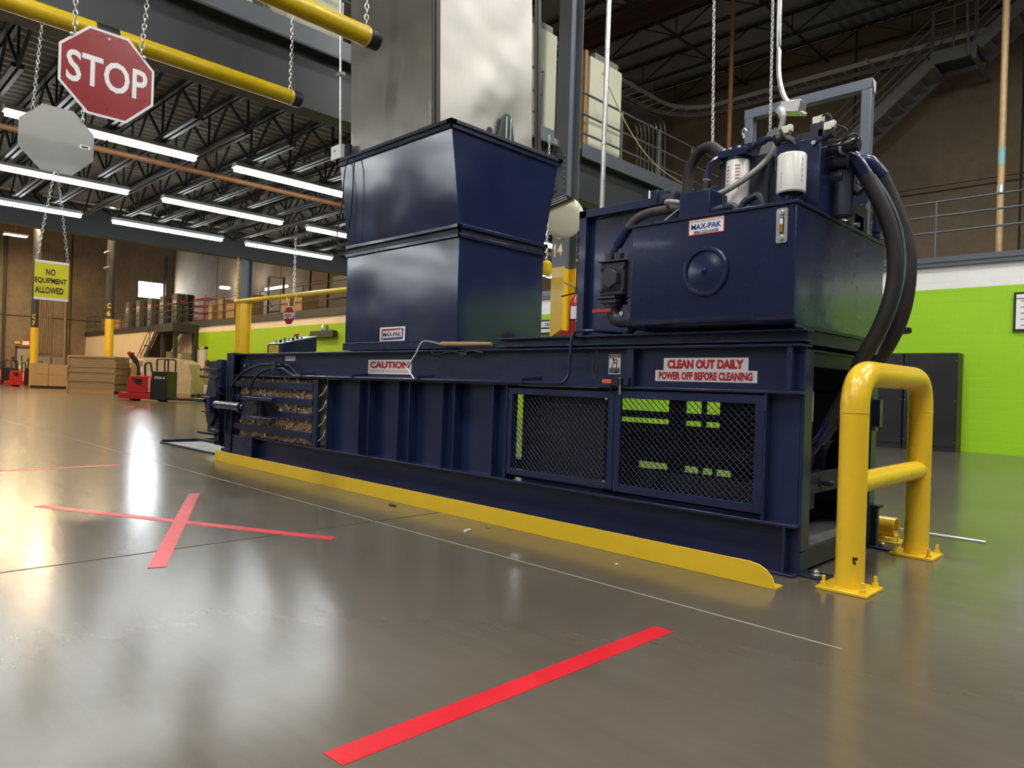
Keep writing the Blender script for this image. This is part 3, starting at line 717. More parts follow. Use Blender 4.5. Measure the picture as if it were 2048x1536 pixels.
for k, tt in enumerate(('Do not operate', 'without guards', 'in place')): s.text(tt, (sx0 + .012, yw - .0014, sz0 + .031 - k * .011), X, Z, .066 if k < 2 else .036, .007, SIGNW, .01)
s.prism([(sx0 + a * .096, yw - .001, sz0 + c * .135) for a, c in ((.25, .80), (.42, .80), (.52, .70), (.50, .56), (.40, .58), (.38, .70))], (0, -.0004, 0), TXTK)
for cx, cz, rr_ in ((.50, .42, .020), (.60, .64, .013)):
    s.tube([(sx0 + cx * .096 + rr_ * math.cos(t), yw - .001, sz0 + cz * .135 + rr_ * math.sin(t)) for t in [2 * PI * j / 16 for j in range(16)]], .003, 5, TXTK, closed=True)
s.build('pinch_sign', R, smooth=False)
s = MB(SIGNW); dx = -1.60; s.prism([(dx, 3.95, .845), (dx, 4.10, .845), (dx, 4.10, 1.01), (dx, 4.085, 1.025), (dx, 3.95, 1.025)], (-.003, 0, 0), SIGNW)
s.plate((dx + .0006, 3.955, .955), Y, Z, .138, .062, .0004, TXTR); s.plate((dx + .0010, 3.960, .960), Y, Z, .128, .052, .0003, SIGNW); s.plate((dx + .0013, 3.964, .964), Y, Z, .120, .044, .0002, TXTR)
s.text('DANGER', (dx + .0018, 3.97, .974), Y, Z, .108, .026, SIGNW, .03)
s.text('KEEP OUT', (dx + .001, 3.965, .912), Y, Z, .105, .028, TXTK, .0); s.text('DO NOT ENTER', (dx + .001, 3.956, .870), Y, Z, .138, .028, TXTK, .0)
s.build('danger_sign', R, smooth=False)

# hydraulic lines along the front
b = MB(NAVY)
b.tube(rounded([(-7.325, 3.80, 1.10), (-7.24, 3.80, 1.10), (-7.02, 3.80, 1.022), (-6.8, 3.80, 1.02), (-3.9, 3.80, 1.021), (-3.22, 3.80, 1.023), (-3.17, 3.80, 1.07), (-3.155, 3.80, 1.34), (-3.13, 3.80, 1.385), (-3.0, 3.82, 1.387), (-2.9, 4.2, 1.38)], .05), .011, 8)
b.tube(rounded([(-7.24, 3.815, 1.14), (-7.15, 3.815, 1.135), (-6.95, 3.815, 1.03), (-6.6, 3.815, 1.026), (-4.2, 3.815, 1.026)], .03), .008, 8)
b.build('hydraulic_tube', R)
for xx in (-6.84, -5.87, -4.86, -3.62):
    MB(NAVY).box(xx - .015, xx + .015, 3.785, 3.825, 1.013, 1.05).prism([(xx, 3.83, 1.045), (xx + .12, 3.885, 1.06), (xx + .12, 3.885, 1.045), (xx, 3.83, 1.03)], (0, 0, .006)).build('tube_clamp', R)
MB(NAVYD).box(-7.49, -7.40, 3.78, 3.85, 1.075, 1.17).box(-7.40, -7.30, 3.79, 3.83, 1.125, 1.155).box(-7.40, -7.33, 3.79, 3.83, 1.085, 1.11).build('hose_manifold', R, bevel=.004)
for P in ([(-7.49, 3.79, 1.14), (-7.75, 3.76, 1.13), (-8.10, 3.75, 1.05), (-8.36, 3.75, .92), (-8.45, 3.75, .80), (-8.47, 3.76, .66)], [(-7.49, 3.80, 1.105), (-7.68, 3.77, 1.06), (-7.85, 3.76, .97), (-7.93, 3.76, .86), (-7.94, 3.76, .74)]):
    MB(RUBBER).tube(spline(P), .016, 10).build('hydraulic_hose', R)
MB(RUBBER).tube(spline([(-8.62, 3.79, 1.12), (-8.63, 3.79, .9), (-8.65, 3.79, .55), (-8.66, 3.79, .30), (-8.56, 3.78, .22), (-8.52, 3.78, .12)]), .012, 8).build('hydraulic_hose', R)
MB(NAVYD).lathe((-8.35, 3.885, 1.13), (0, -1, 0), [(.02, 0), (.02, .02)], 10, STEEL).tube([(-8.30 + .08 * math.cos(t), 3.87, 1.15 + .1 * math.sin(t)) for t in (-1.2, -.8, -.3, .3, .9)], .006, 6).build('cable_loop', R)
MB(mat('orange_red_switch', (.62, .10, .04), .4)).box(-2.874, -2.80, 3.79, 3.83, 1.028, 1.056).build('safety_switch', R, bevel=.003, label='small orange-red safety switch')
b = MB(BLACK); b.box(-2.80, -2.74, 3.79, 3.85, 1.02, 1.06).tube(rounded([(-2.82, 3.80, 1.03), (-2.95, 3.80, 1.05), (-2.96, 3.80, 1.18), (-2.94, 3.82, 1.25)], .04), .006, 6).tube(rounded([(-2.94, 3.82, 1.25), (-2.93, 3.81, 1.13), (-2.94, 3.80, 1.06)], .02), .005, 6)
b.tube([(-2.81, 3.80, 1.045), (-2.815, 3.81, .96)], .006, 6); b.build('switch_cable', R)
MB(STEEL).cyl((-2.74, 3.81, .96), (-2.745, 3.81, 1.07), .008, seg=8).box(-2.72, -2.68, 3.815, 3.83, 1.02, 1.07, NAVYD).build('latch_pin', R)
MB(NAVYT).box(-8.45, -7.935, 3.795, 3.90, .045, .288).build('cover_box', R, bevel=.003)
# junction at the top left: control desk
b = MB(NAVYT); cx0, cx1, cy0, cy1 = -8.02, -7.62, 3.90, 4.30
b.prism([(cx0, cy0, 1.275), (cx1, cy0, 1.275), (cx1, cy1, 1.275), (cx0, cy1, 1.275)], (0, 0, .09))
b = MB(NAVYT); b.prism([(-8.0, 3.98, 1.275), (-8.0, 3.98, 1.385), (-8.0, 4.42, 1.50), (-8.0, 4.42, 1.275)], (.37, 0, 0)); b = b.build('control_desk', R, bevel=.006)
e0 = Vector((-8.01, 3.965, 1.388)); ud = Vector((0, .44, .115)).normalized(); nd = X.cross(ud)
q = MB(STEEL); q.prism([e0, e0 + X * .39, e0 + X * .39 + ud * .46, e0 + ud * .46], nd * .004)
for a in range(3):
    for c in range(3):
        p = e0 + X * (.10 + .1 * a) + ud * (.09 + .11 * c); q.lathe(p + nd * .004, nd, [(.022, 0), (.022, .008), (.014, .009), (.014, .03)], 10, BLACK if (a + c) % 2 else STEEL)
q.build('control_face', b); p = e0 + X * .16 + ud * .33 + nd * .004
MB(mat('red_button', (.5, .03, .02), .35)).lathe(p, nd, [(.012, 0), (.012, .03), (.032, .035), (.034, .055), (.02, .062)], 14).build('stop_button', b)
s = MB(mat('warning_yellow', (.80, .55, .02), .45)); s.plate((-7.955, 3.978, 1.282), X, Z, .235, .095, .001, s.cur)
for k, tt in enumerate(('ACTION UNDER 18', 'IS ALLOWED TO', 'OPERATE BALER')): s.text(tt, (-7.94, 3.976, 1.348 - .026 * k), X, Z, .20, .016, TXTK, .01)
s.build('age_sign', b, smooth=False)
MB(BLACK).lathe((-8.10, 4.45, 1.275), (0, 0, 1), [(.03, 0), (.03, .04), (.02, .06)], 10).build('pipe_plug', R)

# discharge door end
b = MB(NAVY); b.box(-8.74, -8.515, 3.82, 3.90, .06, 1.285).box(-8.74, -8.52, 3.78, 3.83, .06, .10).box(-8.53, -8.515, 3.80, 3.90, .06, 1.285); b.build('door_frame_post', R, bevel=.004)
b = MB(NAVY); b.box(-8.76, -8.50, 4.85, 5.1, .0, 1.285).box(-8.76, -8.50, 3.9, 4.9, 1.20, 1.285).box(-8.76, -8.50, 3.85, 5.0, 0, .06); b.build('door_frame', R, bevel=.004)
b = MB(NAVYD); b.box(-8.95, -8.76, 3.86, 5.06, .10, 1.19).box(-9.36, -8.95, 3.86, 3.92, .25, 1.185); b.build('discharge_door', R, bevel=.004)
b = MB(NAVY); b.box(-9.0, -8.86, 3.80, 3.87, .12, 1.20); b.build('door_hinge_plate', R, bevel=.003)
for z, xa, xb in ((1.07, -9.36, -8.83), (.978, -9.36, -8.83), (.255, -9.39, -8.85), (.158, -9.39, -8.85)):
    MB(NAVYD).box(xa, xb, 3.74, 3.79, z - .016, z + .016).build('hinge_arm', R, bevel=.003)
for z, xa, xb in ((.87, -8.96, -8.68), (.775, -8.96, -8.68), (.405, -8.98, -8.72), (.31, -8.98, -8.72)):
    MB(NAVY).box(xa, xb, 3.74, 3.82, z - .010, z + .010).build('hinge_lug', R, bevel=.002)
b = MB(NAVY)
for z0_, z1_ in ((.80, .965), (.33, .40)): b.cyl((-8.86, 3.79, z0_), (-8.86, 3.79, z1_), .03, seg=12)
b.cyl((-8.82, 3.775, .31), (-8.82, 3.775, .87), .036, seg=12); b.build('hinge_pin', R)
b = MB(NAVYT); b.cyl((-8.62, 3.66, .645), (-7.95, 3.66, .645), .052, seg=24).cyl((-8.70, 3.66, .645), (-8.62, 3.66, .645), .036, seg=16).cyl((-7.97, 3.66, .645), (-7.88, 3.66, .645), .034, seg=16)
b.build('latch_cylinder', R)
b = MB(NAVYD); b.box(-7.885, -7.555, 3.655, 3.672, .55, .735).box(-7.56, -7.5, 3.672, 3.84, .56, .73)
for dx_, dz in ((.05, .03), (.27, .03), (.05, .15), (.27, .15)): b.lathe((-7.885 + dx_, 3.655, .55 + dz), (0, -1, 0), [(.014, 0), (.014, .01)], 8, NAVYT)
b.build('latch_bracket', R, bevel=.003)
MB(NAVYT).box(-7.88, -7.16, 3.63, 3.69, .735, .772).build('latch_bar', R, bevel=.006)
MB(NAVYT).box(-7.88, -7.165, 3.63, 3.69, .512, .555).build('latch_bar', R, bevel=.006)
b = MB(NAVYD); b.prism([(-8.98, 3.70, .38), (-8.90, 3.70, .36), (-8.76, 3.70, .50), (-8.76, 3.70, .80), (-8.86, 3.70, .93), (-8.98, 3.70, .93), (-9.06, 3.70, .75), (-9.06, 3.70, .52)], (0, .06, 0)); b.build('latch_hook', R, bevel=.004)
MB(NAVYT).box(-9.23, -8.93, 3.62, 3.68, .655, .70).box(-8.95, -8.72, 3.61, 3.69, .71, .735).box(-8.80, -8.72, 3.61, 3.70, .55, .72).box(-8.95, -8.72, 3.61, 3.69, .535, .56).build('latch_rod', R, bevel=.004)

# ---- on top of the tank
b = MB(NAVYT); b.box(-2.335, -2.13, 3.80, 4.02, 2.03, 2.205); b.build('breather_box', TANK, bevel=.004)
b = MB(NAVYD); b.tube(rounded([(-2.13, 3.84, 2.075), (-2.06, 3.84, 2.08), (-1.99, 3.84, 2.09), (-1.97, 3.84, 2.03)], .04), .024, 10).cyl((-2.09, 3.84, 2.077), (-2.05, 3.84, 2.078), .03, seg=8)
b.tube(rounded([(-1.95, 3.86, 2.04), (-1.95, 3.86, 2.10), (-1.86, 3.87, 2.14), (-1.83, 3.87, 2.08), (-1.83, 3.87, 2.03)], .03), .022, 10); b.build('return_pipe', TANK)
def spin_filter(name, c, r, z0, z1, txt):
    t = MB(mat('filter_white', (.70, .69, .65), .3, coat=.2)); t.lathe((c[0], c[1], z0), (0, 0, 1), [(r * .92, 0), (r, .008), (r, z1 - z0 - .012), (r * .93, z1 - z0 - .003), (r * .8, z1 - z0)], 32)
    d = Vector((-c[0] * -1, -c[1], 0)); d = Vector((-c[0], -c[1], 0)).normalized()
    a0 = math.atan2(d.y, d.x)
    for (ang, zz, hh, ww, m) in txt:
        n = 6
        for k in range(n):
            aa = a0 + ang + (k - n / 2) * ww / n; 
            p0 = Vector((c[0] + (r + .0008) * math.cos(aa), c[1] + (r + .0008) * math.sin(aa), zz)); p1 = Vector((c[0] + (r + .0008) * math.cos(aa + ww / n * .75), c[1] + (r + .0008) * math.sin(aa + ww / n * .75), zz))
            t.add([p0, p1, p1 + Z * hh, p0 + Z * hh], [(0, 1, 2, 3)], m)
    return t.build(name, TANK, label='white spin-on filter canister')
pr = mat('filter_red_print', (.45, .12, .10), .4)
spin_filter('oil_filter', (-2.12, 4.12), .072, 2.12, 2.455, [(-.9, 2.39 - .022 * k, .010, .38, pr) for k in range(8)] + [(.0, 2.39 - .02 * k, .011, .42, pr) for k in range(5)] + [(.1, 2.25, .03, .10, TXTB)])
spin_filter('oil_filter', (-1.665, 3.86), .077, 2.105, 2.325, [(-.75, 2.20 - .018 * k, .012, .12, mat('filter_grey_print', (.35, .36, .40), .4)) for k in range(5)] + [(.75, 2.27 - .03 * k, .018, .10, mat('filter_grey_print', (.35, .36, .40), .4)) for k in range(5)])
b = MB(BLACK); b.lathe((-1.665, 3.86, 2.08), (0, 0, 1), [(.03, 0), (.032, .02), (.06, .022), (.07, .026)], 24).cyl((-1.665, 3.86, 2.028), (-1.665, 3.86, 2.085), .03, seg=12, m=NAVYT).cyl((-1.69, 3.84, 2.028), (-1.69, 3.84, 2.07), .02, seg=10, m=NAVYT); b.build('filter_stem', TANK)
b = MB(NAVYT); b.box(-2.22, -2.03, 4.04, 4.20, 2.455, 2.50).box(-2.21, -2.04, 4.16, 4.20, 2.50, 2.56).cyl((-2.12, 4.12, 2.44), (-2.12, 4.12, 2.475), .078, seg=24)
for xx in (-2.19, -2.15, -2.09): b.lathe((xx, 4.07, 2.50), (0, 0, 1), [(.012, 0), (.012, .02)], 6, STEEL)
b.build('filter_head', TANK, bevel=.003)
MB(STEEL).tube([(-2.05 + .012 * math.cos(t), 4.05, 2.59 + .018 * math.sin(t)) for t in [2 * PI * j / 12 for j in range(12)]], .006, 6, closed=True).cyl((-2.05, 4.05, 2.55), (-2.05, 4.05, 2.575), .008, seg=8).build('lifting_eye', TANK)
b = MB(NAVYD); b.box(-2.25, -2.20, 4.12, 4.22, 2.03, 2.45).box(-2.05, -1.93, 4.14, 4.34, 2.03, 2.46); b.build('filter_bracket', TANK, bevel=.003)
b = MB(mat('grey_plate', (.14, .15, .155), .5)); b.prism([(-2.06, 4.22, 2.44), (-1.98, 4.22, 2.62), (-1.93, 4.22, 2.64), (-1.80, 4.22, 2.54), (-1.80, 4.22, 2.45), (-1.88, 4.22, 2.35)], (0, .012, 0)); b.build('gusset_plate', TANK)
b = MB(NAVYT); b.tube(spline([(-2.03, 4.10, 2.50), (-1.95, 4.09, 2.525), (-1.88, 4.08, 2.52), (-1.83, 4.08, 2.49), (-1.82, 4.08, 2.42), (-1.82, 4.08, 2.3)]), .017, 10).cyl((-1.97, 4.09, 2.518), (-1.93, 4.09, 2.526), .026, seg=6).cyl((-2.03, 4.10, 2.50), (-2.0, 4.095, 2.51), .026, seg=6); b.build('pressure_line', TANK)
# suction hose arching left of the filters
b = MB(RUBBER); b.tube(spline([(-2.47, 4.18, 2.05), (-2.505, 4.19, 2.20), (-2.52, 4.2, 2.38), (-2.50, 4.2, 2.50), (-2.43, 4.19, 2.585), (-2.34, 4.17, 2.59), (-2.26, 4.14, 2.53), (-2.21, 4.12, 2.49)]), .036, 14); b.build('suction_hose', TANK)
b = MB(RUBBER); b.tube(spline([(-2.31, 4.05, 2.20), (-2.30, 4.05, 2.28), (-2.295, 4.06, 2.36)]), .025, 12).tube(spline([(-2.295, 4.06, 2.36), (-2.28, 4.07, 2.44), (-2.23, 4.09, 2.48)]), .019, 10, NAVYT).cyl((-2.295, 4.06, 2.345), (-2.295, 4.06, 2.375), .029, seg=12, m=NAVYT).cyl((-2.297, 4.06, 2.335), (-2.296, 4.06, 2.345), .028, seg=12, m=STEEL); b.build('return_hose', TANK)
# control valve block with solenoids
b = MB(NAVYT); b.box(-1.82, -1.565, 4.0, 4.30, 2.03, 2.445); VB = b.build('valve_block', TANK, bevel=.004)
b = MB(NAVYD); b.box(-1.72, -1.565, 4.02, 4.25, 2.445, 2.49).box(-1.80, -1.70, 4.0, 4.2, 2.445, 2.46).box(-1.64, -1.55, 4.03, 4.12, 2.48, 2.535).box(-1.59, -1.52, 4.02, 4.09, 2.45, 2.50)
b.lathe((-1.60, 3.99, 2.41), (0, -1, 0), [(.014, 0), (.014, .01)], 6, STEEL).lathe((-1.66, 3.99, 2.43), (0, -1, 0), [(.004, 0), (.004, .006)], 8, BLACK); b.build('directional_valve', VB, bevel=.003)
wplug = mat('solenoid_plug', (.72, .70, .60), .45)
for x_, y_, z_ in ((-1.615, 4.07, 2.535), (-1.535, 4.03, 2.475), (-1.79, 4.06, 2.52)):
    MB(wplug).box(x_ - .022, x_ + .022, y_ - .022, y_ + .022, z_, z_ + .045).box(x_ + .01, x_ + .035, y_ - .018, y_ + .018, z_ + .01, z_ + .05).build('solenoid_plug', VB, bevel=.004, label='cream solenoid plug')
b = MB(BLACK); b.cyl((-1.83, 4.0, 2.475), (-1.79, 4.03, 2.49), .034, seg=14).tube(spline([(-1.80, 4.0, 2.53), (-1.76, 3.98, 2.47), (-1.71, 3.98, 2.43), (-1.70, 3.99, 2.38)]), .009, 7)
for P in ([(-1.58, 4.05, 2.575), (-1.53, 4.02, 2.56), (-1.51, 4.02, 2.48), (-1.55, 4.0, 2.43), (-1.60, 4.0, 2.41)], [(-1.50, 4.03, 2.50), (-1.45, 4.05, 2.47), (-1.46, 4.05, 2.42), (-1.55, 4.02, 2.405)], [(-1.48, 4.06, 2.40), (-1.42, 4.07, 2.44), (-1.40, 4.08, 2.42), (-1.45, 4.06, 2.39), (-1.54, 4.03, 2.39)]):
    b.tube(spline(P), .006, 6)
b.build('solenoid_cable', VB)
b = MB(NAVYD); b.cyl((-1.565, 4.12, 2.39), (-1.44, 4.12, 2.395), .030, seg=14).cyl((-1.50, 4.12, 2.39), (-1.485, 4.12, 2.39), .037, seg=14, m=STEEL).cyl((-1.44, 4.12, 2.395), (-1.40, 4.12, 2.395), .036, seg=14, m=BLACK)
b.cyl((-1.565, 4.16, 2.33), (-1.47, 4.16, 2.325), .038, seg=14).cyl((-1.565, 4.2, 2.25), (-1.50, 4.2, 2.25), .05, seg=14).cyl((-1.52, 4.22, 2.03), (-1.52, 4.22, 2.30), .06, seg=14).cyl((-1.47, 4.25, 2.20), (-1.43, 4.25, 2.16), .03, seg=10)
b.build('port_fitting', VB)
b = MB(BLACK); b.box(-1.80, -1.575, 4.30, 4.82, 2.03, 2.20).box(-1.60, -1.575, 4.60, 4.75, 2.035, 2.13); b.build('relief_manifold', TANK)
b = MB(NAVYT); b.tube([(-1.70 + .14 * math.cos(t), 4.46 + .14 * math.sin(t), 2.045) for t in [2 * PI * j / 24 for j in range(24)]], .012, 8, closed=True).cyl((-1.60, 4.60, 2.055), (-1.55, 4.60, 2.055), .016, seg=10, m=STEEL); b.build('manhole_ring', TANK)
b = MB(NAVYT); b.lathe((-1.585, 5.02, 2.03), (0, 0, 1), [(.03, 0), (.03, .03), (.022, .035), (.022, .05), (.032, .055), (.032, .13), (.026, .135)], 16); b.build('drain_coupling', TANK)
b = MB(RUBBER); b.tube(spline([(-1.585, 5.02, 2.16), (-1.58, 5.01, 2.28), (-1.56, 4.98, 2.40), (-1.52, 4.92, 2.47)]), .025, 12); b.build('vertical_hose', TANK)
b = MB(NAVYT); b.tube(rounded([(-1.64, 4.85, 2.03), (-1.61, 4.85, 2.06), (-1.61, 4.85, 2.26)], .02), .012, 8).box(-1.78, -1.60, 4.84, 4.90, 2.26, 2.36); b.build('pipe_bracket', TANK)
# the two big pressure hoses
for nm, P in (('a', [(-1.49, 4.16, 2.335), (-1.43, 4.20, 2.32), (-1.38, 4.25, 2.25)]),):
    MB(NAVYT).tube(spline([(-1.53, 4.18, 2.35), (-1.50, 4.2, 2.37), (-1.455, 4.22, 2.34), (-1.405, 4.26, 2.245)]), .043, 14).build('hose_ferrule', R)
MB(RUBBER).tube(spline([(-1.41, 4.255, 2.255), (-1.35, 4.29, 2.12), (-1.30, 4.32, 1.98), (-1.27, 4.34, 1.83), (-1.268, 4.35, 1.68), (-1.292, 4.35, 1.53), (-1.348, 4.35, 1.37), (-1.425, 4.35, 1.22), (-1.51, 4.35, 1.0), (-1.60, 4.35, .82)]), .042, 16).build('pressure_hose', R)
MB(NAVYT).tube([(-1.59, 4.35, .835), (-1.66, 4.35, .72)], .047, 14).tube([(-1.66, 4.35, .72), (-1.70, 4.34, .655)], .032, 12).build('hose_ferrule', R)
MB(NAVYT).tube(spline([(-1.56, 4.55, 2.42), (-1.50, 4.58, 2.43), (-1.43, 4.62, 2.34)]), .043, 14).build('hose_ferrule', R)
MB(RUBBER).tube(spline([(-1.44, 4.62, 2.35), (-1.385, 4.66, 2.20), (-1.33, 4.69, 2.03), (-1.295, 4.7, 1.86), (-1.293, 4.7, 1.68), (-1.32, 4.7, 1.50), (-1.385, 4.7, 1.33), (-1.47, 4.7, 1.18), (-1.55, 4.7, 1.0), (-1.62, 4.7, .9)]), .042, 16).build('pressure_hose', R)
MB(mat('hose_strap', (.12, .15, .19), .4)).tube(spline([(-1.375, 4.29, 2.26), (-1.30, 4.32, 2.12), (-1.245, 4.36, 1.95), (-1.225, 4.38, 1.75), (-1.245, 4.38, 1.58), (-1.29, 4.37, 1.42), (-1.36, 4.36, 1.24)]), .008, 6).build('tie_wire', R)
MB(BLACK).cyl((-1.40, 4.75, 1.40), (-1.30, 4.78, 1.41), .022, seg=10).cyl((-1.34, 4.77, 1.405), (-1.29, 4.785, 1.41), .016, seg=10).build('drain_valve', R)
# cabinet panel left of the tank
b = MB(NAVYT); b.box(-3.47, -2.3, 4.32, 4.75, 1.30, 2.30); CAB = b.build('motor_enclosure', R)
b = MB(NAVY); b.box(-3.50, -3.43, 4.26, 4.32, 1.292, 2.36).box(-3.50, -2.2, 4.26, 4.32, 2.30, 2.36).box(-3.43, -2.3, 4.29, 4.32, 1.292, 1.36).box(-3.53, -3.49, 4.30, 4.42, 1.292, 2.27).box(-2.85, -2.79, 4.25, 4.30, 2.30, 2.41).box(-2.78, -2.73, 4.25, 4.30, 2.30, 2.40)
b.build('enclosure_frame', CAB, bevel=.004)
b = MB(NAVYD); b.cyl((-2.72, 4.25, 2.31), (-2.62, 4.25, 2.31), .055, seg=16); b.build('motor_cap', CAB)
# pump group
PM = mat('pump_cast', (.035, .04, .055), .38, .2, .2, 30, .08, .15, 120)
b = MB(PM); b.box(-2.945, -2.75, 3.83, 4.05, 1.62, 1.84).box(-2.955, -2.74, 3.81, 4.06, 1.84, 1.852).cyl((-2.845, 3.83, 1.73), (-2.845, 3.79, 1.73), .07, seg=6).box(-2.75, -2.60, 3.86, 4.15, 1.60, 1.90)
b.prism([(-2.93, 3.83, 1.64), (-2.77, 3.83, 1.64), (-2.80, 3.80, 1.69), (-2.90, 3.80, 1.69)], (0, 0, .03)); PB = b.build('hydraulic_pump', R, bevel=.006)
b = MB(PM); b.cyl((-2.905, 3.87, 1.85), (-2.905, 3.87, 1.91), .034, seg=12).cyl((-2.825, 3.87, 1.85), (-2.825, 3.87, 1.905), .034, seg=12)
for x_, z_ in ((-2.935, 1.80), (-2.76, 1.80), (-2.935, 1.65), (-2.76, 1.65)): b.lathe((x_, 3.83, z_), (0, -1, 0), [(.014, 0), (.014, .014)], 6)
b.box(-2.955, -2.80, 3.80, 3.95, 1.595, 1.612).cyl((-2.86, 3.88, 1.54), (-2.86, 3.88, 1.60), .058, seg=16).box(-2.935, -2.80, 3.81, 3.95, 1.565, 1.59); b.build('pump_flange', PB, bevel=.003)
b = MB(PM); b.tube(spline([(-2.86, 3.88, 1.56), (-2.86, 3.88, 1.50), (-2.83, 3.88, 1.46), (-2.76, 3.88, 1.45), (-2.61, 3.88, 1.45)]), .046, 16).cyl((-2.73, 3.88, 1.45), (-2.69, 3.88, 1.45), .06, seg=16).cyl((-2.745, 3.82, 1.49), (-2.745, 3.80, 1.49), .016, seg=6, m=STEEL); b.build('suction_elbow', PB)
MB(REDM).box(-2.985, -2.83, 3.80, 3.81, 1.503, 1.528).build('valve_handle', PB, bevel=.003, label='red valve lever')
b = MB(NAVYT); b.tube([(-2.90, 3.90, 1.91), (-2.875, 3.92, 1.975)], .020, 10).tube([(-2.88, 3.92, 1.965), (-2.80, 3.93, 2.08)], .032, 12); b.build('hose_ferrule', R)
b = MB(mat('worn_hose', (.05, .047, .042), .6, 0, .3, 20, .1, .15, 150)); b.tube(spline([(-2.805, 3.93, 2.075), (-2.74, 3.94, 2.135), (-2.64, 3.95, 2.165), (-2.5, 3.96, 2.165), (-2.4, 3.97, 2.16), (-2.33, 3.98, 2.16)]), .030, 14); b.build('pump_hose', R)
b = MB(mat('pale_hose', (.33, .33, .31), .55)); b.tube([(-2.43 + .08 * math.cos(t), 3.98 + .12 * math.sin(t), 2.185 + .01 * math.sin(2 * t)) for t in [2 * PI * j / 24 for j in range(24)]], .016, 8, closed=True); b.build('coiled_hose', R)
b = MB(STEEL); b.tube(rounded([(-2.70, 3.97, 2.10), (-2.55, 3.93, 2.07), (-2.40, 3.90, 2.14), (-2.34, 3.90, 2.15)], .04), .006, 6); b.build('thin_line', R)
b = MB(RUBBER); b.tube(spline([(-2.70, 3.95, 1.43), (-2.74, 3.94, 1.40), (-2.80, 3.94, 1.36)]), .022, 10); b.build('drain_hose', R)

# ================================================================== AROUND THE BALER
# floor curb
b = MB(YELC); pts = [(-8.335, 3.53, 0), (-1.54, 3.53, 0), (-1.545, 3.53, .03), (-1.56, 3.53, .062), (-1.59, 3.53, .092), (-1.63, 3.53, .112), (-1.68, 3.53, .120), (-8.27, 3.53, .120), (-8.31, 3.53, .095), (-8.335, 3.53, .05)]
b.prism(pts, (0, .009, 0)); b.box(-8.335, -1.54, 3.535, 3.62, 0, .009)
b.build('floor_curb', label='long yellow angle-iron curb bolted to the floor before the baler', cat='curb', loc=(-5, 3.55, 0), bevel=.0015)
# yellow hoop guard
G = thing('machine_guard', 'yellow pipe hoop guard with cross bar at the right end of the baler', 'guard rail', (-1.29, 4.45, 0))
gx, ga, gb, gr, gt = -1.292, 3.855, 5.035, .070, 1.187 - .070
P = rounded([(gx, ga, .012), (gx, ga, gt), (gx, gb, gt), (gx, gb, .012)], .20, 12)
MB(YEL).tube(P, gr, 32).build('hoop', G)
w = MB(YEL)
for yy in (ga, gb): w.tube([(gx + (gr + .0005) * math.cos(t), yy + (gr + .0005) * math.sin(t), gt - .205) for t in [2 * PI * j / 32 for j in range(32)]], .0022, 5, closed=True)
w.build('weld_seam', G)
MB(YEL).cyl((gx, ga + .02, .545), (gx, gb - .02, .545), .058, seg=28).build('cross_bar', G)
for yy in (ga, gb):
    p = MB(YEL).box(gx - .125, gx + .125, yy - .125, yy + .125, 0, .016).build('base_plate', G, bevel=.003)
    for sx in (-1, 1):
        for sy in (-1, 1):
            c = (gx + sx * .095, yy + sy * .095, .016)
            MB(YEL).lathe(c, (0, 0, 1), [(.024, 0), (.024, .004), (.016, .005), (.016, .022), (.0095, .023), (.0095, .052), (.006, .055)], 12).build('bolt', p)
m = MB(BLACK)
for k in range(6):
    a = -.9 + random.uniform(-.13, .13); zz = .165 + random.uniform(-.02, .02); q = Vector((gx + .0705 * math.cos(a), ga + .0705 * math.sin(a), zz)); n_ = Vector((math.cos(a), math.sin(a), 0)); t_ = Vector((-n_.y, n_.x, 0))
    m.prism([q + t_ * (.008 * math.cos(t) * random.uniform(.5, 1.2)) + Z * (.010 * math.sin(t) * random.uniform(.5, 1.3)) for t in (0, 1, 2, 3, 4, 5)], n_ * .0006)
m.build('paint_chip', G, smooth=False)
# rear pipe stub on its plate
t = thing('pipe_rail', 'short yellow pipe lying on a floor plate behind the baler', 'pipe rail', (-1.9, 5.36, 0))
b = MB(YEL); a = Vector((-2.7, 5.36, .10)); e = Vector((-1.50, 5.36, .10))
n = 24; ring = lambda c, r: [c + Y * (r * math.cos(2 * PI * j / n)) + Z * (r * math.sin(2 * PI * j / n)) for j in range(n)]
vs = ring(a, .068) + ring(e, .068) + ring(e, .060) + ring(e - X * .2, .060)
fs = [(k * n + j, k * n + (j + 1) % n, (k + 1) * n + (j + 1) % n, (k + 1) * n + j) for k in range(3) for j in range(n)]
b.add(vs, fs); b.build('pipe', t)
MB(YEL).box(-2.7, -1.46, 5.27, 5.45, 0, .012).box(-1.62, -1.58, 5.32, 5.40, .012, .04).prism([(-1.47, 5.30, .012), (-1.47, 5.34, .012), (-1.47, 5.32, .07)], (-.01, 0, 0)).build('floor_plate', t, bevel=.002)
MB(STEEL).cyl((-1.9, 5.39, .085), (-1.0, 5.46, .075), .011, seg=10).build('threaded_rod', label='thin steel rod poking out of the yellow pipe stub', cat='rod', loc=(-1.4, 5.4, .08))
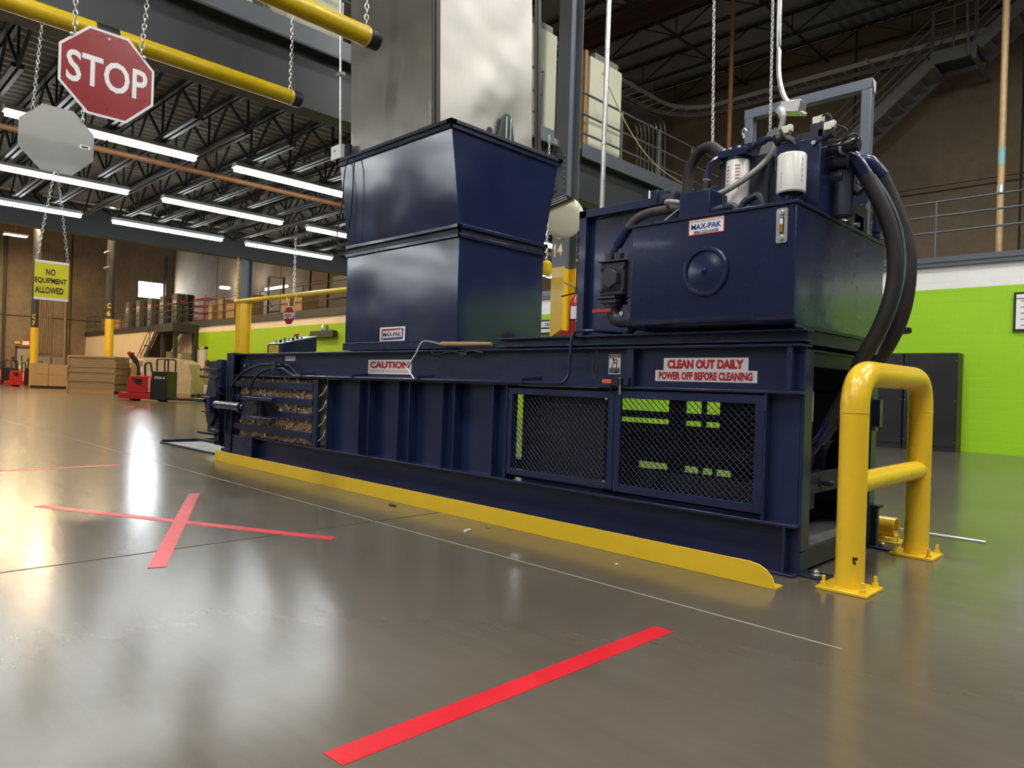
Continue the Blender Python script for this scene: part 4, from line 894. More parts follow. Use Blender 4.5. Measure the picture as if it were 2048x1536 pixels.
# floor tapes
def tape(a, b_, w, label, m=REDT):
    a = Vector((*a, 0)); b_ = Vector((*b_, 0)); d = (b_ - a).normalized(); s = Vector((-d.y, d.x, 0)) * (w / 2)
    zz = .0016 if 'upper' not in label else .0026
    return MB(m).prism([a - s + d * .006, a + s, b_ + s - d * .006, b_ - s], (0, 0, zz)).build('floor_tape', label=label, cat='floor tape', loc=((a + b_) / 2), smooth=False)
tape((-1.617, 1.02), (-1.594, 2.585), .088, 'bright red floor tape strip nearest the camera, ending before the curb')
tape((-3.835, 1.345), (-6.058, 2.41), .085, 'red floor tape strip of the X pointing away, lying as upper strip')
tape((-6.10, 1.30), (-3.88, 2.412), .085, 'red floor tape strip of the X running across, lying under the other')
tape((-8.345, 2.52), (-8.39, .2), .08, 'faint red floor tape strip left of the bright floor reflection')
# small litter
scr = random.Random(5)
def scrap(x, y, w, l, label, m):
    b = MB(m); a = scr.uniform(0, PI); u = Vector((math.cos(a), math.sin(a), .0)); v = Vector((-u.y, u.x, .0)); c = Vector((x, y, .002)); pts = []
    for j in range(7):
        t = 2 * PI * j / 7; r = scr.uniform(.6, 1.1); pts.append(c + u * (l * .5 * r * math.cos(t)) + v * (w * .5 * r * math.sin(t)))
    b.prism(pts, (0, 0, .006)); return b.build('litter_scrap', label=label, cat='litter', loc=c, smooth=False)
scrap(-3.55, 3.24, .035, .10, 'white paper scrap on the floor below the middle of the curb', WHITE)
scrap(-4.63, 3.41, .05, .12, 'dark crumbled dirt on the floor near the middle of the curb', BLACK)
scrap(-3.55, 3.43, .015, .07, 'thin pale shred of paper touching the curb shadow', CARD)
scrap(-2.36, 3.30, .015, .02, 'tiny white speck on the floor below the right part of the curb', WHITE)
# clear plates under the discharge door
b = MB(mat('pale_plate', (.45, .45, .47), .3, .2, .1, 6)); b.prism([(-10.7, 3.80, 0), (-8.9, 3.80, 0), (-8.9, 4.7, 0), (-10.6, 4.7, 0)], (0, 0, .012)); b.build('floor_sheet', label='pale metal sheet on the floor under the discharge door', cat='floor sheet', loc=(-9.8, 4.2, 0), bevel=.002)
b = MB(NAVYD); b.box(-10.75, -8.9, 3.765, 3.798, 0, .02).box(-10.78, -10.72, 3.8, 4.75, 0, .05); b.build('sheet_edging', label='dark edge strip framing the pale floor sheet', cat='edging', loc=(-9.8, 3.78, 0))
# wooden handled hook lying on the frame
t = thing('hook_tool', 'wood-handled steel hook lying on the frame before the hopper', 'hook', (-4.3, 3.80, 1.30))
MB(WOOD).tube([(-4.56, 3.80, 1.320), (-4.3, 3.800, 1.316), (-3.95, 3.79, 1.310)], [.021, .019, .014], 12).build('handle', t)
MB(STEEL).tube(spline([(-4.56, 3.80, 1.32), (-4.72, 3.79, 1.345), (-4.80, 3.78, 1.335), (-4.86, 3.77, 1.24), (-4.94, 3.75, 1.13), (-4.95, 3.75, 1.115), (-4.86, 3.76, 1.02)], 5), .008, 8).build('hook_rod', t)
b = MB(BLACK); b.tube(spline([(-4.66, 3.81, 1.285), (-4.68, 3.80, 1.255), (-4.62, 3.79, 1.235), (-4.5, 3.80, 1.25), (-4.40, 3.805, 1.255), (-4.30, 3.80, 1.24), (-4.2, 3.80, 1.262), (-4.05, 3.80, 1.245)]), .005, 6).box(-4.33, -4.24, 3.795, 3.815, 1.225, 1.25)
b.build('loose_wire', label='loose black wire hanging under the wooden hook handle', cat='wire', loc=(-4.4, 3.8, 1.25))

# sheet metal chute
t = thing('chute', 'tall dented sheet steel chute rising from the blue hopper', 'chute', (-5.4, 4.4, 3.0))
lean = Vector((-.0215, -.0215, 1)).normalized()
def L_(x, y, z): return Vector((x, y, 0)) + lean * z + Vector((.0215 * 3.3, .0215 * 3.3, 0))
rr2 = random.Random(9)
def sheet(mb, p, q, z0, z1, n, outw):
    nz = n * 3; vs = []; fs = []
    for k in range(nz + 1):
        for j in range(n + 1):
            z = z0 + (z1 - z0) * k / nz; f = j / n
            edge = math.sin(PI * f)
            d = .022 * edge * (math.sin(2.1 * z + 3 * f) * .5 + math.sin(4.7 * z - 5 * f) * .22 + rr2.uniform(-.012, .012))
            vs.append(L_(p[0] + (q[0] - p[0]) * f, p[1] + (q[1] - p[1]) * f, z) + Vector(outw) * d)
    for k in range(nz):
        for j in range(n): a = k * (n + 1) + j; fs.append((a, a + 1, a + n + 2, a + n + 1))
    return mb.add(vs, fs)
dx0, dx1, dy0, dy1, dz0, dz1 = -6.02, -4.775, 3.79, 5.05, 3.02, 7.2
sheet(MB(SHEET), (dx0, dy0), (dx1, dy0), dz0, dz1, 10, (0, -1, 0)).build('front_sheet', t, ang=1.2)
sheet(MB(SHEET), (dx1, dy0), (dx1, dy1), dz0, dz1, 10, (1, 0, 0)).build('side_sheet', t, ang=1.2)
b = MB(SHEET); b.add([L_(dx0, dy0, dz0), L_(dx0, dy1, dz0), L_(dx0, dy1, dz1), L_(dx0, dy0, dz1)], [(0, 1, 2, 3)]).add([L_(dx1, dy1, dz0), L_(dx0, dy1, dz0), L_(dx0, dy1, dz1), L_(dx1, dy1, dz1)], [(0, 1, 2, 3)]); b.build('rear_sheets', t)
AN = mat('dark_steel_angle', (.05, .045, .042), .5, .5, .25, 9)
for nm, xa, ya in (('corner_angle', dx1 + .004, dy0 - .004), ('rear_angle', dx1 + .004, dy1 + .03)):
    b = MB(AN); b.prism([L_(xa, ya, dz0), L_(xa + .012, ya, dz0), L_(xa + .012, ya + .085, dz0), L_(xa, ya + .085, dz0)], lean * (dz1 - dz0)); b.prism([L_(xa + .012, ya + .03, dz0), L_(xa + .024, ya + .03, dz0), L_(xa + .024, ya + .05, dz0), L_(xa + .012, ya + .05, dz0)], lean * (dz1 - dz0)); b.build(nm, t)
MB(STEEL).cyl(L_(dx1 - .02, dy0 + .02, 3.25), L_(dx1 + .01, dy0 - .02, 3.40), .012, seg=8).box(-4.93, -4.70, 3.765, 3.79, 3.15, 3.19, AN).build('corner_bracket', t)
MB(BLACK).lathe((dx1 + .016, 4.46, 3.335), (1, 0, 0), [(.032, 0), (.032, .003)], 20).build('vent_hole', t)
GRN = mat('green_enamel', (.02, .06, .045), .35, 0, .1)
g = MB(GRN); g.prism([(-4.74, 4.48, 3.05), (-4.74, 4.80, 3.05), (-4.74, 4.70, 3.50), (-4.74, 4.67, 3.53), (-4.74, 4.62, 3.53), (-4.74, 4.59, 3.50)], (.02, 0, 0)); g.box(-4.72, -4.705, 4.62, 4.632, 3.05, 3.50, STEEL).box(-4.72, -4.705, 4.675, 4.687, 3.05, 3.50, STEEL)
g.build('green_bracket', label='dark green tapered bracket on the chute above the hopper rim', cat='bracket', loc=(-4.73, 4.64, 3.1), bevel=.002)
b = MB(ZINC); b.tube([(-6.065, 3.70, 3.29), (-6.10, 3.66, 5.0), (-6.14, 3.62, 7.0)], .012, 10)
for z in (3.95, 5.0): b.box(-6.12, -6.03, 3.66, 3.71, z, z + .025)
b.build('conduit', label='thin bright conduit running down the left edge of the chute', cat='conduit', loc=(-6.08, 3.7, 3.29))

# hanging warning pipes
def wpipe(x, z, y0, y1, label, band=None):
    t = thing('warning_pipe', label, 'pipe', (x, y1, z))
    MB(YELD).cyl((x, y0, z), (x, y1 - .09, z), .084, seg=28).build('pipe', t)
    MB(BLACK).lathe((x, y1 - .10, z), (0, 1, 0), [(.088, 0), (.089, .095), (.082, .105), (.01, .108)], 28).build('end_cap', t)
    MB(ZINC).tube([(x + .09 * math.cos(a), y1 - .12, z + .09 * math.sin(a)) for a in [2 * PI * j / 20 for j in range(20)]], .004, 6, closed=True).build('hanging_ring', t)
    if band: MB(BLACK).cyl((x, band[0], z), (x, band[1], z), .0855, seg=28).build('joint_band', t)
    return t
wpipe(-7.6, 4.228, -6, 4.08, 'long yellow hanging pipe with dark joint band behind the large stop sign', (1.95, 2.15))
wpipe(-5.3, 4.00, -6, 3.565, 'upper yellow hanging pipe whose black end cap crosses the steel chute')
chain('chain', (-7.6, 3.97, 7.0), (-7.6, 3.96, 4.31), 'silver chain holding the end of the long yellow pipe', link=.06, r=.006)
chain('chain', (-5.3, 3.47, 7.0), (-5.3, 3.45, 4.09), 'silver chain in front of the chute holding the upper yellow pipe', link=.06, r=.006)
def octagon(c, R_, n): return None
def oct_pts(c, u, v, af):
    r = af / 2 / math.cos(PI / 8); return [Vector(c) + u * (r * math.cos(PI / 8 + k * PI / 4)) + v * (r * math.sin(PI / 8 + k * PI / 4)) for k in range(8)]
def stop_sign(name, c, u, af, label, front=True):
    c = Vector(c); n = u.cross(Z); m = MB(SIGNW)
    if front:
        m.prism(oct_pts(c, u, Z, af), -n * .003, SIGNW); m.prism(oct_pts(c + n * .0008, u, Z, af * .945), -n * .0006, SIGNR)
        m.text('STOP', c - u * (af * .425) - Z * (af * .185) + n * .001, u, Z, af * .85, af * .36, SIGNW, .018)
        k = .43
        for s in (-1, 1): m.lathe(c + u * (s * af * .38) + Z * (af * .34) + n * .001, n, [(af * .022, 0), (af * .022, .004), (af * .008, .008)], 10, STEEL)
        m.lathe(c + Z * (af * .42) + n * .001, n, [(af * .012, 0), (af * .012, .002)], 8, STEEL)
        m.lathe(c - Z * (af * .40) + n * .001, n, [(af * .012, 0), (af * .012, .001)], 8, TXTK)
    else:
        al = mat('sign_back_aluminium', (.30, .30, .29), .42, .75, .12, 5)
        m.prism(oct_pts(c, u, Z, af), -n * .003, al)
        m.plate(c + u * (af * .30) - Z * (af * .04) + n * .001, u, Z, af * .15, af * .055, .0004, SIGNW); m.text('ID 24', c + u * (af * .32) - Z * (af * .03) + n * .001, u, Z, af * .10, af * .03, TXTK) if False else None
        m.plate(c + u * (af * .33) - Z * (af * .028) + n * .0015, u, Z, af * .09, af * .028, .0003, TXTK)
    return m.build(name, label=label, cat='sign', loc=c, smooth=False)
sx = -5.3; cy_, cz_ = 1.449, 2.987
stop_sign('stop_sign', (sx, cy_, cz_), Y, .577, 'large red octagonal stop sign hanging on two chains')
chain('chain', (sx, 1.24, 3.92), (sx, cy_ - .20, cz_ + .21), 'left chain of the large red stop sign', link=.045, r=.004, group=None)
chain('chain', (sx, 1.70, 3.92), (sx, cy_ + .20, cz_ + .21), 'right chain of the large red stop sign', link=.045, r=.004)
ox, oy, oz = -7.6, 1.676, 3.118
stop_sign('blank_sign', (ox, oy, oz), Y, .60, 'bare grey metal octagon sign seen from its back', False)
chain('chain', (ox, 1.53, 4.15), (ox + .01, oy - .20, oz + .22), 'left chain of the grey octagon below the long pipe', link=.045, r=.004)
chain('chain', (ox, 1.84, 4.15), (ox + .01, oy + .20, oz + .22), 'right chain of the grey octagon, mostly behind the stop sign', link=.045, r=.004)
m = MB(SIGNY); y0_, y1_, z0_, z1_ = 1.533, 1.805, 1.640, 2.000
sk = .0
m.plate((ox, y0_, z0_), Y, Z, y1_ - y0_, z1_ - z0_, .003, SIGNY)
for a, h in ((z0_, .022), (z1_ - .022, .022)): m.plate((ox + .002, y0_, a), Y, Z, y1_ - y0_, h, .006, WHITE)
for tt, yy, ww, zz in (('NO', 1.622, .075, 1.868), ('EQUIPMENT', 1.536, .252, 1.786), ('ALLOWED', 1.540, .225, 1.702)): m.text(tt, (ox + .001, yy, zz), Y, Z, ww, .058, TXTK, .025)
m.build('hanging_sign', label='yellow NO EQUIPMENT ALLOWED sign hanging below the grey octagon', cat='sign', loc=(ox, 1.67, 1.82), smooth=False)
chain('chain', (ox, oy - .01, oz - .27), (ox, y0_ + .01, z1_), 'left chain of the yellow hanging sign', link=.04, r=.0035)
chain('chain', (ox, oy + .01, oz - .27), (ox, y1_ - .01, z1_), 'right chain of the yellow hanging sign', link=.04, r=.0035)
# barrier pipe on the column line and its small stop sign
MB(YELD).cyl((-19.25, 8.62, 3.06), (-8.35, 8.62, 2.93), .062, seg=18).lathe((-19.25, 8.62, 3.06), (-1, 0, 0), [(.062, 0), (.05, .04), (.01, .05)], 18).build('barrier_pipe', label='long yellow pipe leading from the left yellow column behind the hopper', cat='pipe', loc=(-14, 8.62, 3))
ua = Vector((math.cos(math.radians(8.5)), math.sin(math.radians(8.5)), 0))
stop_sign('stop_sign', (-15.98, 8.48, 2.51), ua, .44, 'small red stop sign hanging from the far yellow pipe')
chain('chain', (-16.0, 8.60, 4.9), (-16.0, 8.60, 3.08), 'white chain holding the far yellow pipe', link=.09, r=.010, m=WHITE)
m = MB(WHITE); m.cyl((-16.25, 8.53, 3.02), (-16.06, 8.53, 2.70), .008, seg=6).cyl((-15.72, 8.53, 3.02), (-15.90, 8.53, 2.70), .008, seg=6); m.build('sign_cord', label='white cords tying the small stop sign to the pipe', cat='cord', loc=(-16, 8.53, 2.8))
chain('chain', (-19.15, 8.60, 4.27), (-19.15, 8.60, 3.12), 'yellow chain at the left end of the far pipe', link=.08, r=.010, m=YEL)
# beside column C14
c = Vector((-7.56, 8.80, 3.76)); n_ = Vector((.55, -.80, -.10)).normalized(); u_ = Vector((.82, .56, 0)).normalized(); v_ = n_.cross(u_).normalized()
if v_.z < 0: v_ = -v_
rad = .335; t = thing('dome_mirror', 'cream half-dome safety mirror with yellow trim beside the grey column', 'mirror', tuple(c))
tilt = math.radians(22); hu = u_ * math.cos(tilt) + v_ * math.sin(tilt); hv = -u_ * math.sin(tilt) + v_ * math.cos(tilt); cut = .60
b = MB(mat('dome_plastic', (.62, .58, .44), .22, 0, .1, 4, coat=.3)); NR, NS = 12, 40; vs = []; fs = []
for k in range(NR + 1):
    for j in range(NS):
        a = 2 * PI * j / NS; r = k / NR; pu, pv = r * math.cos(a), min(r * math.sin(a), cut)
        rr_ = min(1, math.hypot(pu, pv)); vs.append(c + hu * (pu * rad) + hv * (pv * rad) + n_ * (.22 * rad * math.sqrt(max(0, 1 - rr_ * rr_))))
for k in range(NR):
    for j in range(NS): fs.append((k * NS + j, k * NS + (j + 1) % NS, (k + 1) * NS + (j + 1) % NS, (k + 1) * NS + j))
b.add(vs, fs).build('dome', t)
hw = rad * math.sqrt(1 - cut * cut); MB(YEL).tube([c + hv * (cut * rad) + hu * (s_ * hw) + n_ * (.23 * rad * math.sqrt(max(0, 1 - cut * cut - (s_ * hw / rad) ** 2))) for s_ in [-1 + j / 8 for j in range(17)]], .016, 8).build('trim', t)
b = MB(BLACK); b.prism([c + hv * (cut * rad) - hu * hw, c + hv * (cut * rad) + hu * hw, c + hv * (rad * 1.0) + hu * hw * .5, c + hv * (rad * .98) - hu * hw * .5], n_ * .12)
for q in (.72, .82, .92): b.bar(c + hv * (rad * q) - hu * hw * .6 + n_ * .125, c + hv * (rad * q) + hu * hw * .6 + n_ * .125, .012, .012, STEEL)
b.build('backing', t)
MB(YEL).lathe((-7.364, 8.2, 2.72), (0, 0, 1), [(.06, 0), (.085, .04), (.085, .18), (.05, .22), (.01, .23)], 20).build('pull_weight', label='round yellow weight hanging on a chain right of the hopper', cat='weight', loc=(-7.36, 8.2, 2.72))
chain('chain', (-7.39, 8.2, 4.9), (-7.365, 8.2, 2.95), 'thin chain holding the round yellow weight', link=.06, r=.006)
t = thing('fire_extinguisher', 'red fire extinguisher behind the blue cabinet, in front of the yellow column', 'fire extinguisher', (-3.62, 4.40, 1.36))
MB(REDM).lathe((-3.62, 4.41, 1.36), (0, 0, 1), [(.055, 0), (.06, .01), (.06, .30), (.05, .345), (.025, .37), (.02, .38)], 24).build('cylinder', t)
d_ = Vector((.645, -.765, 0)); ph = math.atan2(-.77, .64); lb = MB(SIGNW)
for a0, a1, za, zb, m in ((-.9, .6, 1.54, 1.64, SIGNW), (-.1, .7, 1.42, 1.52, mat('label_blue', (.10, .28, .55), .4)), (-.1, .7, 1.52, 1.535, SIGNW), (-1.2, .7, 1.525, 1.538, BLACK)):
    q = [Vector((-3.62 + .0608 * math.cos(ph + a0 + (a1 - a0) * j / 6), 4.41 + .0608 * math.sin(ph + a0 + (a1 - a0) * j / 6), 0)) for j in range(7)]
    lb.add([p + Z * za for p in q] + [p + Z * zb for p in q], [(j, j + 1, j + 8, j + 7) for j in range(6)], m)
lb.build('label_wrap', t)
b = MB(BLACK); b.cyl((-3.62, 4.41, 1.735), (-3.62, 4.41, 1.80), .02, seg=10).bar((-3.62, 4.41, 1.79), (-3.70, 4.33, 1.835), .02, .012, STEEL).bar((-3.62, 4.41, 1.755), (-3.71, 4.32, 1.72), .02, .010); b.build('valve_lever', t)
MB(mat('rust_red', (.30, .04, .018), .5)).prism([(-4.22, 4.8, 1.27), (-3.97, 4.8, 1.27), (-3.967, 4.8, 1.44), (-4.026, 4.8, 1.49), (-4.119, 4.8, 1.502), (-4.217, 4.8, 1.452)], (0, .004, 0)).build('leaning_sign', label='back of a red-brown octagon plate standing behind the top beam', cat='sign', loc=(-4.1, 4.8, 1.27))
# portal frame behind the tank, conduits and chains there
t = thing('portal_frame', 'grey square-tube portal frame standing behind the oil tank', 'frame', (-2.1, 5.06, 2.03))
FM = mat('frame_blue_grey', (.13, .155, .20), .42, 0, .12, 4)
MB(FM).box(-2.545, -1.640, 5.02, 5.09, 3.062, 3.135).build('crosshead', t, bevel=.006)
MB(FM).hexa([(-1.715, 5.02, 2.035), (-1.648, 5.02, 2.035), (-1.648, 5.09, 2.035), (-1.715, 5.09, 2.035), (-1.705, 5.02, 3.065), (-1.64, 5.02, 3.065), (-1.64, 5.09, 3.065), (-1.705, 5.09, 3.065)]).build('post', t, bevel=.006)
MB(FM).box(-2.54, -2.475, 5.02, 5.09, 2.035, 3.065).build('post', t, bevel=.006)
MB(WHITE).prism([(-1.638, 5.02, 3.13), (-1.638, 5.09, 3.12), (-1.638, 5.085, 3.04), (-1.638, 5.06, 3.05)], (.004, 0, 0)).build('peeling_cap', t)
t = thing('conduit', 'bright conduit bending to a junction box above the oil tank', 'conduit', (-1.96, 4.3, 3))
MB(ZINC).tube(spline([(-1.985, 4.3, 6.5), (-1.966, 4.3, 3.5), (-1.96, 4.3, 3.15), (-1.955, 4.3, 3.0), (-1.935, 4.3, 2.90), (-1.90, 4.3, 2.82), (-1.85, 4.3, 2.775)]), .015, 10).build('pipe', t)
MB(ZINC).hexa([(-1.92, 4.24, 2.74), (-1.80, 4.24, 2.71), (-1.80, 4.34, 2.71), (-1.92, 4.34, 2.74), (-1.91, 4.24, 2.80), (-1.79, 4.24, 2.785), (-1.79, 4.34, 2.785), (-1.91, 4.34, 2.80)]).cyl((-1.80, 4.29, 2.72), (-1.77, 4.28, 2.695), .012, seg=8).build('junction_box', t, bevel=.003)
MB(mat('grey_flex', (.22, .22, .215), .5)).tube(spline([(-1.915, 4.26, 2.745), (-1.885, 4.22, 2.70), (-1.885, 4.2, 2.62), (-1.905, 4.18, 2.52), (-1.945, 4.14, 2.42), (-2.01, 4.06, 2.32), (-2.10, 3.99, 2.24), (-2.18, 3.95, 2.20)]), .018, 10).build('flexible_conduit', t)
MB(STEEL).tube(spline([(-1.92, 4.24, 2.75), (-1.90, 4.22, 2.735), (-1.888, 4.22, 2.69)]), .024, 10).build('elbow', t)
MB(ZINC).tube([(-3.44, 4.46, 2.305), (-3.43, 4.46, 4.2), (-3.42, 4.46, 6.8)], .020, 12).build('conduit', label='straight white conduit rising behind the blue cabinet', cat='conduit', loc=(-3.44, 4.46, 2.26))
chain('chain', (-2.46, 4.3, 5.2), (-2.40, 4.3, 2.66), 'pale chain hanging straight down left of the portal frame', link=.032, r=.0032, m=WHITE)
chain('chain', (-2.16, 4.6, 4.6), (-2.14, 4.6, 2.62), 'pale chain hanging inside the portal frame', link=.032, r=.0032, m=WHITE)

# ================================================================== BACKGROUND, RIGHT
def railing(name, x0, x1, y, z0, zs, step, label, m, axis='x'):
    t = thing(name, label, 'railing', (x0, y, z0) if axis == 'x' else (y, x0, z0))
    pt = (lambda a, z: (a, y, z)) if axis == 'x' else (lambda a, z: (y, a, z))
    for z in zs: MB(m).tube([pt(x0, z), pt(x1, z)], .021, 8).build('rail', t)
    n = max(1, int(round((x1 - x0) / step)))
    for k in range(n + 1):
        a = x0 + (x1 - x0) * k / n; MB(m).tube([pt(a, z0), pt(a, zs[0])], .022, 8).build('post', t)
    return t
railing('railing', -15.6, 15.0, 15.58, 3.735, (4.826, 4.545, 4.23), 2.4, 'grey three-bar railing on the upper deck right of the hoses', GREYP)
railing('railing', -60.2, -16.2, 15.58, 3.93, (5.03, 4.68, 4.33), 2.0, 'dark three-bar railing on the far upper deck above the green wall', DGREY)
railing('railing', 10.0, 15.3, -8.3, 5.09, (6.42, 6.03, 5.68), 1.25, 'grey railing on the girder in front of the right cream cabinet', GREYP, 'y')
railing('railing', 4.0, 9.0, -8.3, 5.09, (6.42, 6.03, 5.68), 1.25, 'grey railing on the girder beside the chute', GREYP, 'y')
def cream_cabinet(y0, y1, label):
    t = thing('electrical_cabinet', label, 'cabinet', (-8.95, (y0 + y1) / 2, 5.25))
    MB(CREAM).box(-9.3, -8.62, y0, y1, 5.62, 7.40).build('body', t, bevel=.006)
    b = MB(CREAM)
    for a in (y0, y1 - .13): b.prism([(-8.64, a, 5.25), (-8.64, a + .13, 5.25), (-8.64, a + .16 if a == y0 else a + .13, 5.62), (-8.64, a if a == y0 else a - .03, 5.62)], (-.6, 0, 0))
    b.build('plinth', t)
    MB(mat('vent_mesh_grey', (.25, .25, .23), .5, .3)).box(-8.75, -8.63, y0 + .15, (y0 + y1) / 2 - .05, 7.40, 7.52).box(-8.75, -8.63, (y0 + y1) / 2 + .1, y1 - .12, 7.40, 7.52).build('top_vent', t)
    return t
MB(mat('tan_board', (.36, .20, .08), .6)).box(-8.95, -8.66, 10.58, 10.66, 5.25, 7.5).build('board', label='brown board standing at the left side of the right cream cabinet', cat='board', loc=(-8.8, 10.6, 5.25))
cream_cabinet(10.68, 11.71, 'cream electrical cabinet right of the tall grey column')
cream_cabinet(8.60, 9.70, 'cream electrical cabinet between the chute and the grey column')
cream_cabinet(4.40, 5.25, 'cream electrical cabinet left of the chute behind the upper pipe')
cream_cabinet(3.2, 3.95, 'cream electrical cabinet farthest left above the girder')
b = MB(DGREY); b.box(-9.3, -8.9, 9.80, 10.35, 5.25, 6.9).build('equipment_rack', label='dark equipment rack behind the grey column', cat='rack', loc=(-9.1, 10, 5.25))
m = MB(SIGNW); m.plate((-7.895, 11.72, 4.70), Y, Z, .66, .20, .003, SIGNW); m.text('SECTION C', (-7.893, 11.78, 4.71), Y, Z, .54, .10, TXTK) if False else None; m.build('girder_sign', label='blank-looking white plate on the girder behind the blue cabinet', cat='sign', loc=(-7.89, 12, 4.75), smooth=False)
# cable tray
TR = mat('tray_steel', (.55, .55, .53), .45, .1, .1, 6)
t = thing('cable_tray', 'ladder cable tray curving along the upper brown wall', 'cable tray', (-11, 21, 10.2))
def traypath(off):
    out = [(-12.9 - off, 9.0, 10.4), (-12.9 - off, 19.75, 10.4)]; R_ = 1.3; cx_, cy2 = -12.9 + R_, 19.75
    for k in range(1, 13):
        a = PI - k * (PI / 2) / 12; out.append((cx_ + (R_ + off) * math.cos(a), cy2 + (R_ + off) * math.sin(a), 10.4))
    out.append((6, cy2 + R_ + off, 10.4)); return [Vector(p) for p in out]
A, Bp = traypath(0), traypath(.62)
for path, nm in ((A, 'side_rail'), (Bp, 'side_rail')):
    b = MB(TR)
    for k in range(len(path) - 1): b.bar(path[k], path[k + 1], .02, .13)
    b.build(nm, t, smooth=False)
b = MB(TR)
def resample(path, st):
    out = []; acc = 0
    for k in range(len(path) - 1):
        d = (path[k + 1] - path[k]); L = d.length; s_ = st - acc if acc else 0
        while s_ <= L: out.append((path[k] + d * (s_ / L), d.normalized())); s_ += st
        acc = (acc + L) % st
    return out
for p, d in resample(A, .38):
    nrm = Vector((-d.y, d.x, 0)) ; b.bar(p - Z * .05, p + nrm * .62 - Z * .05, .035, .025)
b.build('rungs', t, smooth=False)
for x_ in (-9.6, -6.9):
    MB(TR).bar((x_, 20.6, 10.3), (x_, 21.75, 10.3), .05, .05).build('bracket', t, smooth=False)
for x_, y_ in ((-12.9, 17.0), (-13.2, 19.6)):
    MB(TR).tube([(x_, y_, 10.4), (x_, y_, 11.2)], .01, 6).build('hanger_rod', t)
# conduits on the wall
for k in range(8):
    x_ = -15.1 + k * .17
    MB(STEEL).tube(rounded([(x_ - .3, 14.0, 10.85 - .035 * k), (x_, 21.60, 10.55 - .03 * k + .22), (x_, 21.62, 4.0)], .45), .042, 8).build('wall_conduit', label='steel conduit in the bundle dropping down the brown wall by the tray curve', cat='conduit', group='conduit bundle on the brown wall', loc=(x_, 21.62, 4))
MB(COPPER).cyl((-8.752, 16.5, 3.735), (-8.752, 16.5, 11.7), .058, seg=14).build('sprinkler_pipe', label='orange-brown vertical pipe behind the filters', cat='pipe', loc=(-8.75, 16.5, 3.74))
b = MB(TAN); b.cyl((-2.952, 16.5, 3.735), (-2.952, 16.5, 11.7), .062, seg=16).cyl((-2.952, 16.5, 5.05), (-2.952, 16.5, 5.2), .075, seg=16, m=STEEL).cyl((-2.952, 16.5, 5.6), (-2.952, 16.5, 5.95), .064, seg=16, m=mat('teal_tape', (.25, .5, .48), .5)); b.build('sprinkler_pipe', label='tan vertical pipe with pale tape at the right edge', cat='pipe', loc=(-2.95, 16.5, 3.74))
b = MB(COPPER); b.cyl((-8.36, 10.05, 5.4), (-8.36, 10.05, 11.6), .03, seg=8); b.build('riser_pipe', label='thin rusty riser right behind the grey column', cat='pipe', loc=(-8.36, 10, 5.4))
b = MB(mat('yellowish_cable', (.55, .45, .25), .6)); b.tube(spline([(-8.30, 10.0, 11.0), (-8.28, 10.02, 9.0), (-8.31, 10.03, 8.0), (-8.38, 10.0, 7.2)]), .014, 6).tube(spline([(-8.26, 10.6, 6.95), (-8.24, 11.5, 6.1), (-8.22, 12.5, 5.62), (-8.22, 14.0, 5.45)]), .012, 6); b.build('loose_cable', label='pale yellow cable strung along the railing on the girder', cat='cable', loc=(-8.3, 11, 6))
# stairs on the brown wall
def stair(name, label, x0, z0, x1, z1, y0, y1, m, n, treadm, cat='stair', rails=(1.0, .72, .44, .2)):
    t = thing(name, label, cat, (x0, y0, z0)); d = Vector((x1 - x0, 0, z1 - z0))
    for yy in (y0, y1): MB(m).bar((x0, yy, z0 + .12), (x1, yy, z1 + .12), .05, .30).build('stringer', t, smooth=False)
    for k in range(n):
        f = (k + .5) / n; x_, z_ = x0 + d.x * f, z0 + d.z * f + .08
        MB(treadm).box(x_ - .13, x_ + .13, y0 + .03, y1 - .03, z_, z_ + .03).build('tread', t, smooth=False)
    for yy in (y0, y1):
        for h in rails: MB(m).tube([(x0, yy, z0 + .25 + h), (x1, yy, z1 + .25 + h)], .02, 6).build('rail', t)
        np_ = max(2, int(abs(d.x) / 1.3))
        for k in range(np_ + 1): q = Vector((x0, yy, z0 + .2)) + d * (k / np_); MB(m).tube([q, q + Z * 1.05], .018, 6).build('post', t)
    return t
ST = mat('stair_grey', (.17, .17, .17), .5, 0, .1, 4); TRD = mat('tread_grey', (.28, .26, .22), .6)
stair('stair', 'grey open-tread stair rising along the brown wall behind the portal frame', -12.1, 3.72, -5.14, 9.36, 20.0, 20.95, ST, 26, TRD)
t = thing('stair_landing', 'grey landing between the two stair flights on the brown wall', 'landing', (-4.7, 21, 9.5))
MB(ST).box(-5.16, -4.15, 19.98, 20.04, 9.40, 9.72).box(-5.16, -4.15, 20.93, 20.99, 9.40, 9.72).build('edge_beam', t, smooth=False)
MB(mat('grating', (.05, .05, .05), .6)).box(-5.16, -4.15, 20.04, 20.93, 9.52, 9.56).build('deck', t, smooth=False)
for z in (10.75, 10.4, 10.05): MB(ST).tube([(-5.16, 20.0, z), (-4.15, 20.0, z)], .02, 6).build('rail', t)
for x_ in (-5.1, -4.65, -4.2): MB(ST).tube([(x_, 20.0, 9.7), (x_, 20.0, 10.75)], .02, 6).build('post', t)
for x_ in (-5.1, -4.2): MB(ST).bar((x_, 19.95, 9.35), (x_, 21.75, 9.35), .09, .10).build('bearer', t, smooth=False)
MB(ST).tube([(-4.3, 19.9, 9.4), (-4.42, 19.9, 11.7)], .03, 8).build('hanger', t)
stair('stair', 'upper stair flight leaving the landing at the top right corner', -4.15, 9.50, -2.0, 11.2, 20.0, 20.95, ST, 8, TRD)
